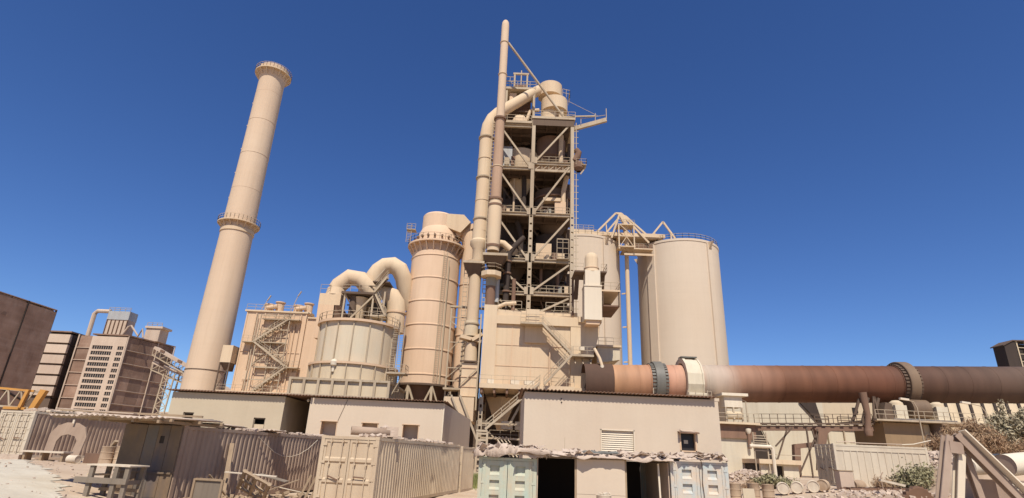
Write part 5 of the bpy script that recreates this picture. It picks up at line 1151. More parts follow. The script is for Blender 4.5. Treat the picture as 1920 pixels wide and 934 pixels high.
yaw = rad(-11)   # long axes turned 11 degrees to the right
def cpos(frx, fry, dz=0):  # front right corner -> centre of the front
    a = rad(11); return (frx-1.22*math.cos(a), fry+1.22*math.sin(a))
x, y = cpos(-4.85, 23.0); CC = (x, y, -.0); contC = container(CC, yaw, 12.19, 'cbeige', 'dusty beige container with closed locking bar doors in front of the box vent building', 'bars')
x, y = cpos(-11.4, 21.0); CB = (x, y, .07); contB = container(CB, yaw, 12.0, 'cbrown', 'brown corrugated container under the rough lean-to roof', 'panel')
x, y = cpos(-27.3, 34.0); CA = (x, y, .84); contA = container(CA, yaw, 12.19, 'cpink', 'pale dusty container at the far left with panelled doors', 'panel', shade_side_m='cbrown')  # browner side sheets: the shade on that side is put into their colour
x, y = cpos(-2.42, 35.6); contD = container((x, y, -.05), yaw, 2.99, 'cbeige', 'container standing end on behind the beige one, only its right edge showing', 'bars')
contE = container((21.5, 39.25, 1.15), rad(-91), 6.06, 'cpink', 'pale pink ribbed container standing side on near the rubble at right', 'panel', 'flat')
contF = container((.22, 25, -.55), 0, 6.06, 'cblue', 'worn blue green container with recessed door panels at the left of the stall', 'emboss')
contG = container((8.28, 25, -.38), 0, 6.06, 'cblue2', 'dusty pale blue container with recessed door panels at the right of the stall', 'emboss')
# the shed door face of the brown container: dark stained sheets hung on its front
a = rad(11)
def loc2w(base, lx, ly, lz, an=a): return V3((base[0]+lx*math.cos(an)+ly*math.sin(an), base[1]-lx*math.sin(an)+ly*math.cos(an), base[2]+lz))
def crumple(b, base, an, x0, x1, y0, y1, z, nx, ny, amp, drop=0., seed=0, edge=.25):
    """draped, torn sheet over a roof, in the local frame of base"""
    vs = []
    for j in range(ny+1):
        for i in range(nx+1):
            lx, ly = x0+(x1-x0)*i/nx, y0+(y1-y0)*j/ny
            p = V3((lx*1.7+seed, ly*1.7, seed)); h = amp*(.75*abs(noise.noise(p*.6))+.55*(.55-abs(noise.noise(p*1.6)))+.32*(.5-abs(noise.noise(p*3.6)))+.14*noise.noise(p*8))
            if j == 0: ly += edge*.6*noise.noise(V3((lx*1.3, seed, 5)))+.05*noise.noise(V3((lx*7, seed, 5))); h = h*.4-drop*(.25+1.1*max(0, noise.noise(V3((lx*1.1, seed, 9)))))
            if i in (0, nx): lx += edge*noise.noise(V3((ly*2.3, seed, 7))); h -= drop*.5
            vs.append(loc2w(base, lx, ly, z+h, an))
    n = nx+1
    return b.add(vs, [(j*n+i, j*n+i+1, (j+1)*n+i+1, (j+1)*n+i) for j in range(ny) for i in range(nx)])
def solid(o, th=.02):
    m = o.modifiers.new('thickness', 'SOLIDIFY'); m.thickness = th; return o
def shed():
    t = thing('lean_to_roof', (CB[0], CB[1], 2.66), 'rough lean-to roof of loose sheets on the brown container', 'roof', None)
    def sheet(x0, x1, y0, y1, z0, z1, m, pitch=.2, amp=.03):
        b = MB(); n = int((x1-x0)/pitch)*4; k = n+1; vs = []
        for yy, zz in ((y0, z0), (y1, z1)):
            for i in range(k): vs.append(loc2w(CB, x0+(x1-x0)*i/n, yy, zz+amp*math.sin(math.pi*i/2)))
        b.add(vs, [(i, i+1, k+i+1, k+i) for i in range(n)]); return solid(b.build('corrugated_sheet', m, t), .015)
    sheet(-3.3, -1.6, -1.3, 1.9, 2.74, 2.86, 'cladlight'); sheet(-1.9, -.2, -1.55, 2.2, 2.78, 2.82, 'tarp'); sheet(-.5, .9, -1.45, 2.0, 2.74, 2.88, 'tarp'); sheet(.6, 1.5, -1.3, 1.6, 2.78, 2.82, 'tarp'); sheet(.7, 1.6, 5.0, 6.0, 2.68, 2.66, 'cladlight'); sheet(.5, 1.2, 2.0, 3.6, 2.74, 2.7, 'tarp')
    for ly in (-1.1, .3, 1.5): MB().bar(loc2w(CB, -3.2, ly, 2.7), loc2w(CB, 1.6, ly, 2.7), .09, .1).build('batten', 'wood', t)
    for lx in (-1.1, .2, 1.2): MB().bar(loc2w(CB, lx, -1.3, 2.64), loc2w(CB, lx, 2, 2.64), .1).build('rafter', 'wood', t)
    MB().bar(loc2w(CB, -3.6, -.6, 2.95), loc2w(CB, 1.2, .8, 2.93), .07).build('loose_batten', 'wood', t)
    MB().bar(loc2w(CB, -3.4, -.9, 2.98), loc2w(CB, -.6, -.4, 2.9), .22, .03).build('loose_board', 'tarp', t)
    d = thing('shed_door', (CB[0], CB[1], CB[2]), 'dark stained sheet door with small square hole under the lean-to roof', 'door')
    for i in range(5):
        x0 = -1.18+i*.476
        if i == 3:
            b = MB()
            for lx0, lx1, z0, z1 in ((0, .46, .05, 1.95), (0, .12, 1.95, 2.2), (.3, .46, 1.95, 2.2), (0, .46, 2.2, 2.55)): b.extr([loc2w(CB, x0+lx0, -.07, z0), loc2w(CB, x0+lx1, -.07, z0), loc2w(CB, x0+lx1, -.07, z1), loc2w(CB, x0+lx0, -.07, z1)], loc2w((0, 0, 0), 0, .02, 0))
            b.build('door_sheet', 'shed', d)
            MB().extr([loc2w(CB, x0+.1, -.045, 1.9), loc2w(CB, x0+.32, -.045, 1.9), loc2w(CB, x0+.32, -.045, 2.25), loc2w(CB, x0+.1, -.045, 2.25)], loc2w((0, 0, 0), 0, .005, 0)).build('peep_hole', 'dark', d)
        else:
            dy = -.07-.012*(i % 2); MB().extr([loc2w(CB, x0, dy, .05), loc2w(CB, x0+.465, dy, .05), loc2w(CB, x0+.465, dy, 2.55), loc2w(CB, x0, dy, 2.55)], loc2w((0, 0, 0), 0, .02, 0)).build('door_sheet', 'shedblue' if i == 2 else 'shed', d)
    MB().bar(loc2w(CB, -1.15, -.11, 1.0), loc2w(CB, 1.15, -.11, .98), .03, .06).build('cross_rail', 'shed', d)
    # rubble and planks lying along the roofs
    for base, nm, lab, y0, y1, amp, sd in ((CB, 'roof_rubble', 'loose rubble strewn along the edge of the brown container roof', 2.4, 11.5, .10, 3), (CC, 'roof_rubble', 'scattered broken blocks along the beige container roof edge', .3, 11.5, .12, 8), (CA, 'roof_rubble', 'heap of broken sheets on the far left container roof', .3, 11.5, .2, 5)):
        rnd = random.Random(sd); b = MB()
        for i in range(90):
            ly = rnd.uniform(y0, y1); lx = 1.12-abs(rnd.gauss(0, .55)); s = rnd.uniform(.04, amp*1.3); p = loc2w(base, lx-.1, ly, 2.6+s*.3)
            b.obox(p, (s*rnd.uniform(1, 2.6), s*rnd.uniform(.8, 2), s*.8), rnd.uniform(0, 3), rnd.uniform(-.4, .4), rnd.uniform(-.4, .4))
        tag(b.build(nm, 'stone', origin=base, kind='stuff'), lab, 'rubble')
    # whitish boards along container roof edges (A)
    tag(MB().bar(loc2w(CA, 1.15, .8, 2.66), loc2w(CA, 1.2, 11.5, 2.66), .3, .08).build('roof_board', 'white', origin=loc2w(CA, 1.15, .8, 2.6)), 'long pale board along the roof edge of the far left container', 'board')
    # pipe and block on the beige container
    t = thing('loose_pipe', loc2w(CC, -.2, .8, 2.6), 'short open pipe lying on the beige container roof', 'pipe')
    b = MB(); p, q = loc2w(CC, -.35, .7, 2.82), loc2w(CC, 1.0, 1.5, 2.80)
    b.tube(p, q, .17, 20, caps=False); solid(b.build('pipe_wall', 'cbrown', t), -.02)
    tag(MB().obox(loc2w(CC, 1.05, 1.6, 2.84), (.5, .4, .4), .3).lathe(loc2w(CC, .75, 1.6, 2.72), [(0, 0), (.2, .1), (.22, .3), (0, .4)], 12).build('motor_lump', 'stone', origin=loc2w(CC, 1.05, 1.6, 2.6)), 'dusty lump of machinery beside the pipe on the beige container', 'machine part')
    b = MB(); b.path([loc2w(CB, 1.27, 4.4, 2.35)]+[loc2w(CB, 1.3, 4.4+5*f, 2.4-1.5*(f-f*f)*2.2) for f in (.1, .25, .4, .55, .7, .85, 1.)], .012, 5); tag(b.build('hanging_wire', 'white', origin=loc2w(CB, 1.27, 4.4, 2.3)), 'thin pale wire sagging along the brown container side', 'wire')
shed()

# ================================================================ THE STALL BETWEEN THE TWO BLUE CONTAINERS
def stall():
    t = thing('stall_shelter', (4.2, 25.5, -.6), 'open shelter with dark bays and a pale board between the blue containers', 'shelter')
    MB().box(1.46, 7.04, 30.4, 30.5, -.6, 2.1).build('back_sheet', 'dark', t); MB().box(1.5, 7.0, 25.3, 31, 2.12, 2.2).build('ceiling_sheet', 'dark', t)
    MB().box(3.12, 5.14, 25.0, 25.06, .75, 2.12).build('front_board', 'wallp', t); MB().box(3.12, 5.14, 25.01, 25.07, -.6, .745).build('front_board', 'wallp', t)
    for x in (3.08, 5.18): MB().bar((x, 25.08, -.6), (x, 25.08, 2.12), .08).build('stud', 'wood', t)
    MB().bar((6.66, 25.2, -.6), (6.6, 25.2, 2.05), .07).build('stud', 'white', t); MB().bar((1.4, 25.05, 2.14), (7.1, 25.05, 2.2), .1, .12).build('lintel', 'woodgrey', t)
    MB().box(1.46, 1.5, 25.1, 29, -.6, 2.08).build('side_board', 'cladlight', t); MB().box(6.98, 7.02, 25.1, 29, -.6, 2.1).build('side_board', 'cladlight', t)
    z0 = (0, 0, 0)
    o = solid(crumple(MB(), (0, 25, 0), 0, -1.15, 1.9, -.35, 5, 2.14, 64, 40, .55, .3, 1.3).build('torn_tarpaulin', 'tarp', origin=(0, 25, 2.1), sharp=18)); tag(o, 'thick crumpled dusty tarpaulin heaped on the left blue container', 'tarpaulin')
    o = solid(crumple(MB(), (0, 25, 0), 0, 1.5, 7.2, -.3, 4, 2.2, 90, 26, .2, .2, 4.1).build('torn_tarpaulin', 'tarp', origin=(4, 25, 2.2), sharp=18)); tag(o, 'thin ragged tarpaulin strip over the open bays of the stall', 'tarpaulin')
    o = solid(crumple(MB(), (0, 25, 0), 0, 7.0, 9.55, -.12, 5.5, 2.3, 46, 40, .28, .16, 7.7).build('torn_tarpaulin', 'tarp', origin=(8.3, 25, 2.3), sharp=18)); tag(o, 'dusty cover of rubble and cloth on the right blue container', 'tarpaulin')
    o = solid(crumple(MB(), (0, 25, 0), 0, 3.4, 4.9, -.15, 1.2, 2.36, 24, 12, .18, .1, 9.2).build('grey_sheet', 'greytarp', origin=(4, 25, 2.3), sharp=18)); tag(o, 'dark grey torn sheet lying in the middle of the stall roof', 'sheet')
    o = solid(crumple(MB(), (0, 25, 0), 0, .55, 2.0, -.5, .3, 2.32, 22, 10, .2, .3, 12.2).build('brown_rag', 'tarp', origin=(1, 25, 2.3), sharp=18)); tag(o, 'ragged cloth flap hanging over the left dark bay', 'cloth')
    b = MB(); b.path([(8.35, 24.93, 2.3), (8.4, 24.93, 1.9), (8.36, 24.93, 1.4), (8.42, 24.93, .6)], .014, 5); tag(b.build('hanging_cable', 'darksteel', origin=(8.4, 24.9, 1)), 'thin cable hanging down the right blue container door', 'cable')
    b = MB(); b.bar((2.6, 25.1, 2.2), (2.62, 25.1, 2.95), .02); tag(b.build('thin_rod', 'steel', origin=(2.6, 25.1, 2.2)), 'thin upright rod poking from the stall roof', 'rod')
    rr = random.Random(41); b = MB()
    for i in range(330):
        x = rr.uniform(-1.1, 9.5); y = 24.75+abs(rr.gauss(0, 1.1)); zt = 2.12+.016*max(0, x)+(.22 if x < 1.6 else .1); s_ = rr.uniform(.06, .3)
        b.obox((x, y, zt+rr.uniform(-.02, .16)), (s_*rr.uniform(.7, 2), s_, .012), rr.uniform(0, 3.1), rr.gauss(0, .45), rr.gauss(0, .45))
    tag(b.build('roof_litter', 'tarp', origin=(4, 25, 2.2), kind='stuff'), 'torn scraps of sheeting littering the stall roof', 'scraps')
stall()

# ================================================================ DRUMS AND YARD THINGS
def drum(loc, m, label, lidm=None, group='steel drums in the yard', r=.29, h=.88):
    t = thing('steel_drum', loc, label, 'drum', group)
    MB().lathe((0, 0, 0), [(0, 0), (r, 0), (r+.012, .015), (r, .035), (r, h-.035), (r+.012, h-.015), (r, h), (r-.02, h), (r-.03, h-.03)], 28).build('body', m, t, local=True)
    MB().lathe((0, 0, 0), [(r-.03, h-.03), (0, h-.03)], 28).build('lid', lidm or m, t, local=True)
    for z in (h/3, 2*h/3): MB().lathe((0, 0, z), [(r, -.025), (r+.018, 0), (r, .025)], 28).build('rolling_hoop', m, t, local=True)
    return t
d0 = drum((12.05, 31, .38), 'drum', 'tan drum standing against the right blue container corner')
UP = 0
dup(d0, (13.05, 31.1, .42), 'tan drum standing second from the right blue container', 0)
dup(d0, (13.72, 30.9, .4), 'tan drum standing third from the right blue container')
dw = drum((15.45, 33, g(15.75, 33)+.29), 'drumwhite', 'white lidded drum lying leftmost in the row of drum ends'); dw.rotation_euler = (rad(90), 0, -.38)
dup(dw, (16.3, 33, g(16.3, 33)+.29), 'stained open drum lying second in the row of drum ends', -.5, rad(90))
dup(dw, (17.1, 32.9, g(17.1, 33)+.29), 'pale clean lidded drum lying third in the row of drum ends', -.44, rad(90))
dup(d0, (17.85, 33.1, g(17.85, 33)+.29), 'brown drum lying fourth in the row, beside the upright tan crate', -.62, rad(90))
dup(d0, (20.6, 34.2, g(20.6, 34)+.24), 'half buried drum lying at the foot of the pink container', -1.1, rad(90))
t = thing('tan_crate', (19.0, 33.2, g(19, 33)), 'upright tan crate between the lying drums and the pink container', 'crate')
MB().box(18.75, 19.5, 33, 33.5, g(19, 33)-.05, g(19, 33)+1.0).build('box', 'cladlight', t); MB().box(18.7, 19.55, 32.97, 33.53, g(19, 33)+1.0, g(19, 33)+1.05).build('lid', 'wood', t)
tag(MB().obox((12.55, 30.5, .6), (.62, .05, .9), .1, -.15).build('board', 'wall', origin=(12.55, 30.5, .2)), 'pale square board leaning between the tan drums', 'board')
b = MB(); zb = g(4, 24)
ds = drum((4.0, 23.6, -.05), 'drumwhite', 'open drum full of scrap in front of the stall board', 'stone', 'steel drums in the yard')
bb = MB(); rr = random.Random(2)
for i in range(40):
    s = rr.uniform(.03, .08); an, q = rr.uniform(0, 6.28), rr.uniform(0, .24); bb.obox((q*math.cos(an), q*math.sin(an), .87+rr.uniform(0, .06)), (s, s*1.5, s), an, .3, .2)
tag(bb.build('scrap_filling', 'drumwhite', origin=(0, 0, 0), kind='stuff'), 'scrap heaped in the open drum before the stall', 'scrap').location = (4.0, 23.6, -.05)
# left group by the pale container
for x, y, m, lab, sc in ((-20.0, 30.2, 'drum', 'rusty tan drum at the left of the drum pair behind the bench', 1.), (-19.45, 30.5, 'drum', 'taller tan drum just left of the white topped drum', 1.05), (-18.75, 30.0, 'drumwhite', 'white topped drum standing beside the shed door', 1.)):
    q = drum((x, y, g(x, y)), m, lab); q.scale = (sc, sc, sc)
dup(dw, (-18.3, 29.3, g(-18.3, 29.3)+.29), 'small white drum lying in front of the drums by the shed door', .3, rad(90), 0, .95)
dup(dw, (-21.9, 30.3, g(-21.9, 30.3)+.2), 'white cylinder lying on the ground under the arch frame', 1.35, rad(90), 0, .65)

def yard_left():
    # arched steel form on a low bench
    bx, by = -24.2, 33.0; z = g(bx, by)
    t = thing('arched_steel_form', (bx, by, z), 'brown arched steel form leaning on the pale container side', 'steel form')
    out = [(-.95, 0), (-1.0, 1.3), (-.75, 1.75), (-.3, 1.95), (.3, 1.95), (.8, 1.7), (1.05, 1.2), (1.0, 0), (.55, 0), (.6, .95), (.4, 1.2), (0, 1.3), (-.35, 1.2), (-.5, .9), (-.45, 0)]
    MB().extr([(bx+a, by-.3+.12*h, z+.15+h*.95) for a, h in out], (0, .1, 0)).build('arch_plate', 'cbrown', t)
    MB().box(bx-1.1, bx+1.15, by-.55, by-.1, z+.05, z+.17).build('foot_plate', 'cbrown', t); MB().obox((bx+.15, by-.2, z+2.06), (.1, .06, .2)).build('lifting_lug', 'white', t)
    t = thing('low_work_trestle', (bx, by-1, z), 'low dusty trestle with scraps in front of the arched form', 'trestle')
    zz = g(bx, by-1.4); MB().box(bx-1.0, bx+1.2, by-1.7, by-1.0, zz+.42, zz+.5).build('top', 'drumwhite', t)
    for xx in (-.9, 0, 1.1): MB().box(bx+xx-.06, bx+xx+.06, by-1.6, by-1.1, zz, zz+.42).build('leg', 'wood', t)
    MB().obox((bx-1.4, by-1.8, zz+.15), (.9, .5, .25), .3).build('kicker_block', 'stone', t)
    tag(MB().bar((-20.6, 30.9, g(-20, 31)+.3), (-19.9, 30.5, g(-20, 31)+1.15), .18, .12).build('leaning_timber', 'wood', origin=(-20.6, 31, g(-20, 31))), 'short timber leaning beside the rusty drums at left', 'timber')
    tag(MB().obox((-21.0, 31.3, g(-21, 31)+.25), (1.2, .8, .5), .2).obox((-20.4, 31.0, g(-21, 31)+.2), (.7, .7, .45), .6, .1).build('scrap_block', 'rust', origin=(-21, 31.3, g(-21, 31))), 'dark rusty scrap block on the ground left of the drums', 'scrap')
    # workbench
    bx, by, z = -12.75, 20.0, .42; an = rad(-9); hz = .86
    def W(lx, ly): return (bx+lx*math.cos(an)-ly*math.sin(an), by+lx*math.sin(an)+ly*math.cos(an))
    t = thing('work_bench', (bx, by, z), 'rough timber workbench with pale top near the shed door', 'bench')
    MB().obox((bx, by, z+hz), (1.6, .85, .045), an).build('table_top', 'drumwhite', t)
    for lx, ly in ((-.62, -.33), (.68, -.33), (-.62, .33), (.68, .33), (.3, -.36)):
        x, y = W(lx, ly); MB().obox((x, y, z+hz/2-.23), (.15, .1, hz+.4), an).build('leg', 'woodgrey', t)
    x, y = W(-.15, -.42); MB().obox((x, y, z+.4), (1.9, .06, .17), an).build('cross_rail', 'woodgrey', t); x, y = W(.68, 0); MB().obox((x, y, z+.36), (.07, .8, .13), an).build('side_rail', 'woodgrey', t)
    x, y = W(-.75, .1); MB().obox((x, y, z+.55), (.45, .5, .05), an).build('shelf', 'mint', t); x, y = W(0, .3); MB().obox((x, y, z+.1), (1.5, .1, .1), an).build('low_rail', 'wood', t)
    # pallet, planks, board by the brown container
    def P(lx, ly, lz): return loc2w(CB, lx, ly, lz)
    t = thing('broken_pallet', P(2.6, 2.2, 0), 'yellowish timber pallet tilted on its corner before the brown container', 'pallet')
    c = P(3.3, 1.6, .62); m = Matrix.Rotation(rad(-14), 3, 'Z') @ Matrix.Rotation(rad(-48), 3, 'X') @ Matrix.Rotation(rad(34), 3, 'Z')
    def pb(nm, cx, cy, cz, sx, sy, sz):
        b = MB(); b.add([c+m @ V3((cx+x*sx/2, cy+y*sy/2, cz+zq*sz/2)) for zq in (-1, 1) for y in (-1, 1) for x in (-1, 1)], [(0, 2, 3, 1), (4, 5, 7, 6), (0, 1, 5, 4), (2, 6, 7, 3), (0, 4, 6, 2), (1, 3, 7, 5)]); b.build(nm, 'wood', t)
    for i in range(6):
        if i != 3: pb('deck_board', -.5+i*.2, 0, .06, .11, 1.0, .022)
    for y in (-.45, 0, .45): pb('stringer', 0, y, 0, 1.15, .09, .09)
    for x in (-.5, 0, .5): pb('bottom_board', x, 0, -.06, .1, 1.0, .022)
    tag(MB().bar(P(1.9, 1.9, .1), P(1.35, 2.6, 2.05), .16, .05).build('leaning_plank', 'wood', origin=P(1.9, 1.9, .1)), 'long pale plank leaning on the brown container side', 'plank')
    t = thing('framed_panel', P(2.3, .4, 0), 'grey framed panel standing in front of the brown container', 'panel')
    c2 = P(2.35, .35, .45)
    for dx, dz, sx, sz in ((-.55, 0, .08, .8), (.55, 0, .08, .8), (0, .38, 1.02, .07), (0, -.38, 1.02, .07)): MB().obox(c2+V3((dx*math.cos(.2), -dx*math.sin(.2), dz)), (sx, .06, sz), -.2).build('frame_bar', 'wood', t)
    MB().obox(c2+V3((0, .03, 0)), (1.02, .015, .7), -.2).build('sheet', 'woodgrey', t)
    for lx, ly, lz, L, wd, an, rx, ry, m, lab in (
            (2.7, 2.2, .98, 1.9, .16, .12, .1, .05, 'drumwhite', 'white plank lying flat across the top of the scrap timber heap'),
            (3.2, 2.9, .86, 1.6, .2, -.5, .2, .12, 'woodgrey', 'broad grey plank sloping to the right behind the tilted pallet'),
            (2.0, 1.5, .5, 1.3, .1, .9, -.2, .75, 'wood', 'short brown plank standing steeply left of the tilted pallet'),
            (4.1, 2.2, .66, 1.3, .12, -.2, .3, -.35, 'wood', 'brown plank sloping down to the left over the pallet corner'),
            (2.5, 1.0, .2, 1.5, .12, .3, .0, .05, 'woodgrey', 'grey plank lying low on the ground before the pallet'),
            (3.7, 3.6, .4, 1.8, .14, .5, -.2, .2, 'drumwhite', 'pale plank at the back of the heap against the brown container')):
        p = P(lx, ly, lz); tag(MB().obox(p, (L, wd, .03), an, rx, ry).build('scrap_plank', m, origin=p), lab, 'plank', 'scrap timber heap')
    for i, w in enumerate(('closest to the pallet', 'second from the pallet', 'third from the pallet', 'closest to the beige container')):
        p = P(4.1+.22*i, 3.4, 0); tag(MB().bar(p, p+V3((.35, .1, 1.0-.07*i)), .14, .08).build('upright_offcut', 'wood', origin=p), 'propped up timber offcut, '+w, 'timber', 'propped timber offcuts')
    b = MB(); r2 = random.Random(9)
    for i in range(160):
        s = r2.uniform(.04, .2); p = P(r2.uniform(1.5, 4.6), r2.uniform(-.6, 5), .02+r2.uniform(0, .25)*max(0, 1-abs(r2.gauss(0, .6)))); b.obox(p, (s*1.6, s, s*.7), r2.uniform(0, 3), r2.uniform(-.5, .5), r2.uniform(-.5, .5))
    tag(b.build('timber_rubble', 'wood', origin=P(2.5, 2, 0), kind='stuff'), 'small splinters and rubble around the tilted pallet', 'rubble')
    # crane boom lying behind the far left container
    t = thing('crane_boom', (-50, 60, 0), 'lattice crane boom end with orange tip behind the far left container', 'crane boom')
    A = [V3((-60, 60, 6.9)), V3((-49.0, 60, 6.4))]; B = [V3((-60, 60, 5.0)), V3((-49.0, 60, 4.7))]; o = V3((0, 1.3, 0))
    for ch in (A, B):
        MB().bar(ch[0], ch[1], .2).build('chord', 'orange' if ch is A else 'steel', t); MB().bar(ch[0]+o, ch[1]+o, .2).build('chord', 'steel', t)
    for i in range(8):
        p, q = A[0].lerp(A[1], i/8), B[0].lerp(B[1], (i+.5)/8); r = A[0].lerp(A[1], (i+1)/8)
        MB().bar(p, q, .12).build('lacing', 'steel', t); MB().bar(q, r, .12).build('lacing', 'steel', t)
    MB().extr([(-49.0, 59.8, 4.3), (-48.5, 59.8, 4.3), (-47.7, 59.8, 6.5), (-48.3, 59.8, 6.6)], (0, .5, 0)).build('boom_head', 'orange', t)
    MB().box(-51.4, -49.2, 59.7, 61.4, 4.5, 4.75).build('head_plate', 'orange', t); MB().bar((-49.7, 59.7, 4.7), (-49.4, 59.7, 6.5), .3).build('head_strut', 'orange', t)
    MB().box(-58, -48.5, 59.6, 61.6, 0, 4.25).build('boom_cradle', 'blackbrown', t)
    # pale ledge of bricks behind
    tag(MB().box(-60, -44, 57, 58.5, 0, 3.4).build('low_wall', 'cladlight', origin=(-52, 57, 0)), 'low brownish wall behind the far left container', 'wall')
yard_left()

def yard_right():
    # A-frame of heavy beams
    t = thing('beam_a_frame', (17.1, 22, 1), 'brown steel beams welded into a pointed frame in the right foreground', 'steel frame')
    ap = V3((16.95, 22.0, 3.5))
    def slab(p, q, w, d, m, nm): MB().bar(p, q, w, d).build(nm, m, t)
    gz = g(17, 22)
    MB().ibeam(ap+V3((-.1, 0, .0)), (15.65, 21.7, gz-.4), .26, .28, .04, ref=(0, 1, .15)).build('left_leg', 'beam', t)
    MB().ibeam(ap+V3((.18, -.05, .06)), (19.5, 21.6, gz-.5), .26, .3, .04, ref=(0, 1, .1)).build('right_leg', 'beam', t)
    MB().bar(ap+V3((.35, -.2, .2)), (19.75, 21.3, gz-.4), .34, .05, ref=(.75, .1, .6)).build('top_flange_plate', 'white', t)
    MB().ibeam((17.25, 22.1, 2.9), (16.6, 22.1, gz-.4), .26, .3, .04, ref=(0, 1, 0)).build('inner_leg', 'white', t)
    MB().ibeam((17.5, 22.2, 2.95), (17.9, 22.3, gz-.4), .22, .26, .04, ref=(0, 1, 0)).build('inner_leg', 'beam', t)
    MB().obox(ap+V3((.02, -.18, -.42)), (.5, .04, .42), 0, 0, .1).build('gusset_plate', 'beam', t)
    # big pipe and steel saddle
    t = thing('cut_pipe_length', (21, 24, 2), 'thick pale pipe length with dark open end in the right foreground', 'pipe')
    p, q = V3((19.95, 23.4, 2.55)), V3((24.5, 25.4, 3.0)); MB().tube(p, q, .42, 32, caps=False).build('pipe_wall', 'white', t); MB().tube(p+(q-p)*.006, p+(q-p)*.01, .41, 32).build('end_plate', 'beam', t)
    MB().tube((18.6, 23.6, 2.45), (20.3, 24.4, 2.55), .33, 24).build('reducer', 'white', t)
    t = thing('pipe_saddle', (21, 23.6, 1), 'rusty steel saddle beam beneath the cut pipe', 'saddle')
    MB().box(19.6, 24, 23.6, 25.6, 1.0, 2.0).build('saddle_box', 'beam', t); MB().ibeam((19.2, 22.6, 1.75), (23.0, 23.2, 2.1), .3, .2, .04).build('saddle_beam', 'white', t)
    MB().extr([(20.6, 23.2, 1.6), (21.3, 23.2, 2.2), (21.6, 23.2, 1.95), (20.9, 23.2, 1.4)], (0, .06, 0)).build('stiffener', 'tank', t)
    for i in range(5): MB().bar((20.4+i*.5, 23.2, 1.2), (20.6+i*.5, 23.3, 1.9), .1).build('rod', 'beam', t)
    # black drum with yellow band
    t = thing('black_drum', (24.8, 30, 2.4), 'black plastic drum with yellow band lying beyond the cut pipe', 'drum')
    p, q = V3((24.0, 30, 2.85)), V3((25.7, 30.3, 2.95)); d = (q-p)
    MB().tube(p, p+d*.36, .3, 28).build('body', 'black', t); MB().tube(p+d*.36, p+d*.66, .305, 28, caps=False).build('band', 'yellow', t); MB().tube(p+d*.66, q, .3, 28).build('body', 'black', t); MB().tube(p-d*.02, p, .31, 28).build('rim', 'black', t)
    b = MB(); n = 36
    for j in range(n+1):
        for i in range(n+1):
            x, y = 21.5+10.5*i/n, 26.5+9*j/n; b.v.append((x, y, g(x, y)-.3+1.75*ss(21.8, 24.6, x)*ss(27, 29.6, y)*(1-ss(33, 35.4, y))*(1-ss(30.5, 32, x))+.22*noise.noise(V3((x*1.1, y*1.1, 4)))))
    b.f = [(j*(n+1)+i, j*(n+1)+i+1, (j+1)*(n+1)+i+1, (j+1)*(n+1)+i) for j in range(n) for i in range(n)]
    b.build('earth_bank', 'sand', kind='structure', sharp=180)
    # saw-toothed gear scrap and cut offs
    t = thing('scrap_gear', (19.8, 27, 1), 'rusty toothed gear half buried in the foreground dirt', 'gear')
    b = MB(); gc = V3((18.6, 26.8, .85)); n = 22; poly = []
    for i in range(n*2):
        an = math.pi*i/n; r = .75 if i % 2 else .66; poly.append(gc+V3((r*math.cos(an), -.15*math.sin(an), r*math.sin(an))))
    b.extr(poly, (0, .25, 0)); b.build('toothed_disc', 'rust', t)
    tag(MB().bar((17.9, 28.2, 1.75), (18.9, 28.0, 1.55), .22, .1).build('white_offcut', 'drumwhite', origin=(18, 28, 1.1)), 'short white steel offcut above the rusty gear', 'offcut')
    tag(MB().path([(18.9, 29.6, 1.0), (18.85, 29.6, 1.9), (19.0, 29.6, 2.1)], .03, 6).build('bent_rod', 'cbrown', origin=(18.9, 29.6, 1)), 'thin bent rod sticking up in front of the pink container', 'rod')
    t = thing('steel_sled', (20.3, 33, 1), 'flat steel sled with crossbars on the ground before the pink container', 'sled')
    for y in (32.0, 32.8): MB().bar((18.6, y, 1.18), (22.2, y+.2, 1.3), .1).build('runner', 'rust', t)
    for i in range(8): MB().bar((18.9+i*.42, 32, 1.22+i*.014), (18.9+i*.42, 33, 1.22+i*.014), .09).build('crossbar', 'rust', t)
    # loose beams on the pink container roof
    for i, (x0, x1, y, lab) in enumerate(((23.0, 26.4, 38.6, 'long dark bar lying on the pink container roof'), (22.0, 23.2, 38.5, 'short bar on the left of the pink container roof'), (26.2, 28.6, 38.9, 'pale curved strip sticking out over the pink container end'))):
        tag(MB().path([(x0, y, 3.85), ((x0+x1)/2, y, 3.86+.04*i), (x1, y, 3.88+(.35 if i == 2 else 0))], .035, 6).build('loose_bar', 'cladlight' if i < 2 else 'white', origin=(x0, y, 3.8)), lab, 'bar')
    # rubble heap
    rr = random.Random(11); b = MB()
    for i in range(1500):
        u, v = rr.gauss(0, 1), rr.gauss(0, 1); x, y = 31.0+1.9*u, 42+1.8*v; h = 2.5*math.exp(-(u*u+v*v)/1.6); s = rr.uniform(.08, .34)
        b.obox((x, y, g(x, y)+h*rr.uniform(.75, 1.)), (s*rr.uniform(.8, 2), s*rr.uniform(.8, 1.6), s*rr.uniform(.4, 1)), rr.uniform(0, 3), rr.uniform(-.8, .8), rr.uniform(-.8, .8))
    tag(b.build('rubble_heap', 'stone', origin=(31, 42, 1), kind='stuff'), 'heap of pale broken rubble beyond the pink container', 'rubble')
    b = MB()
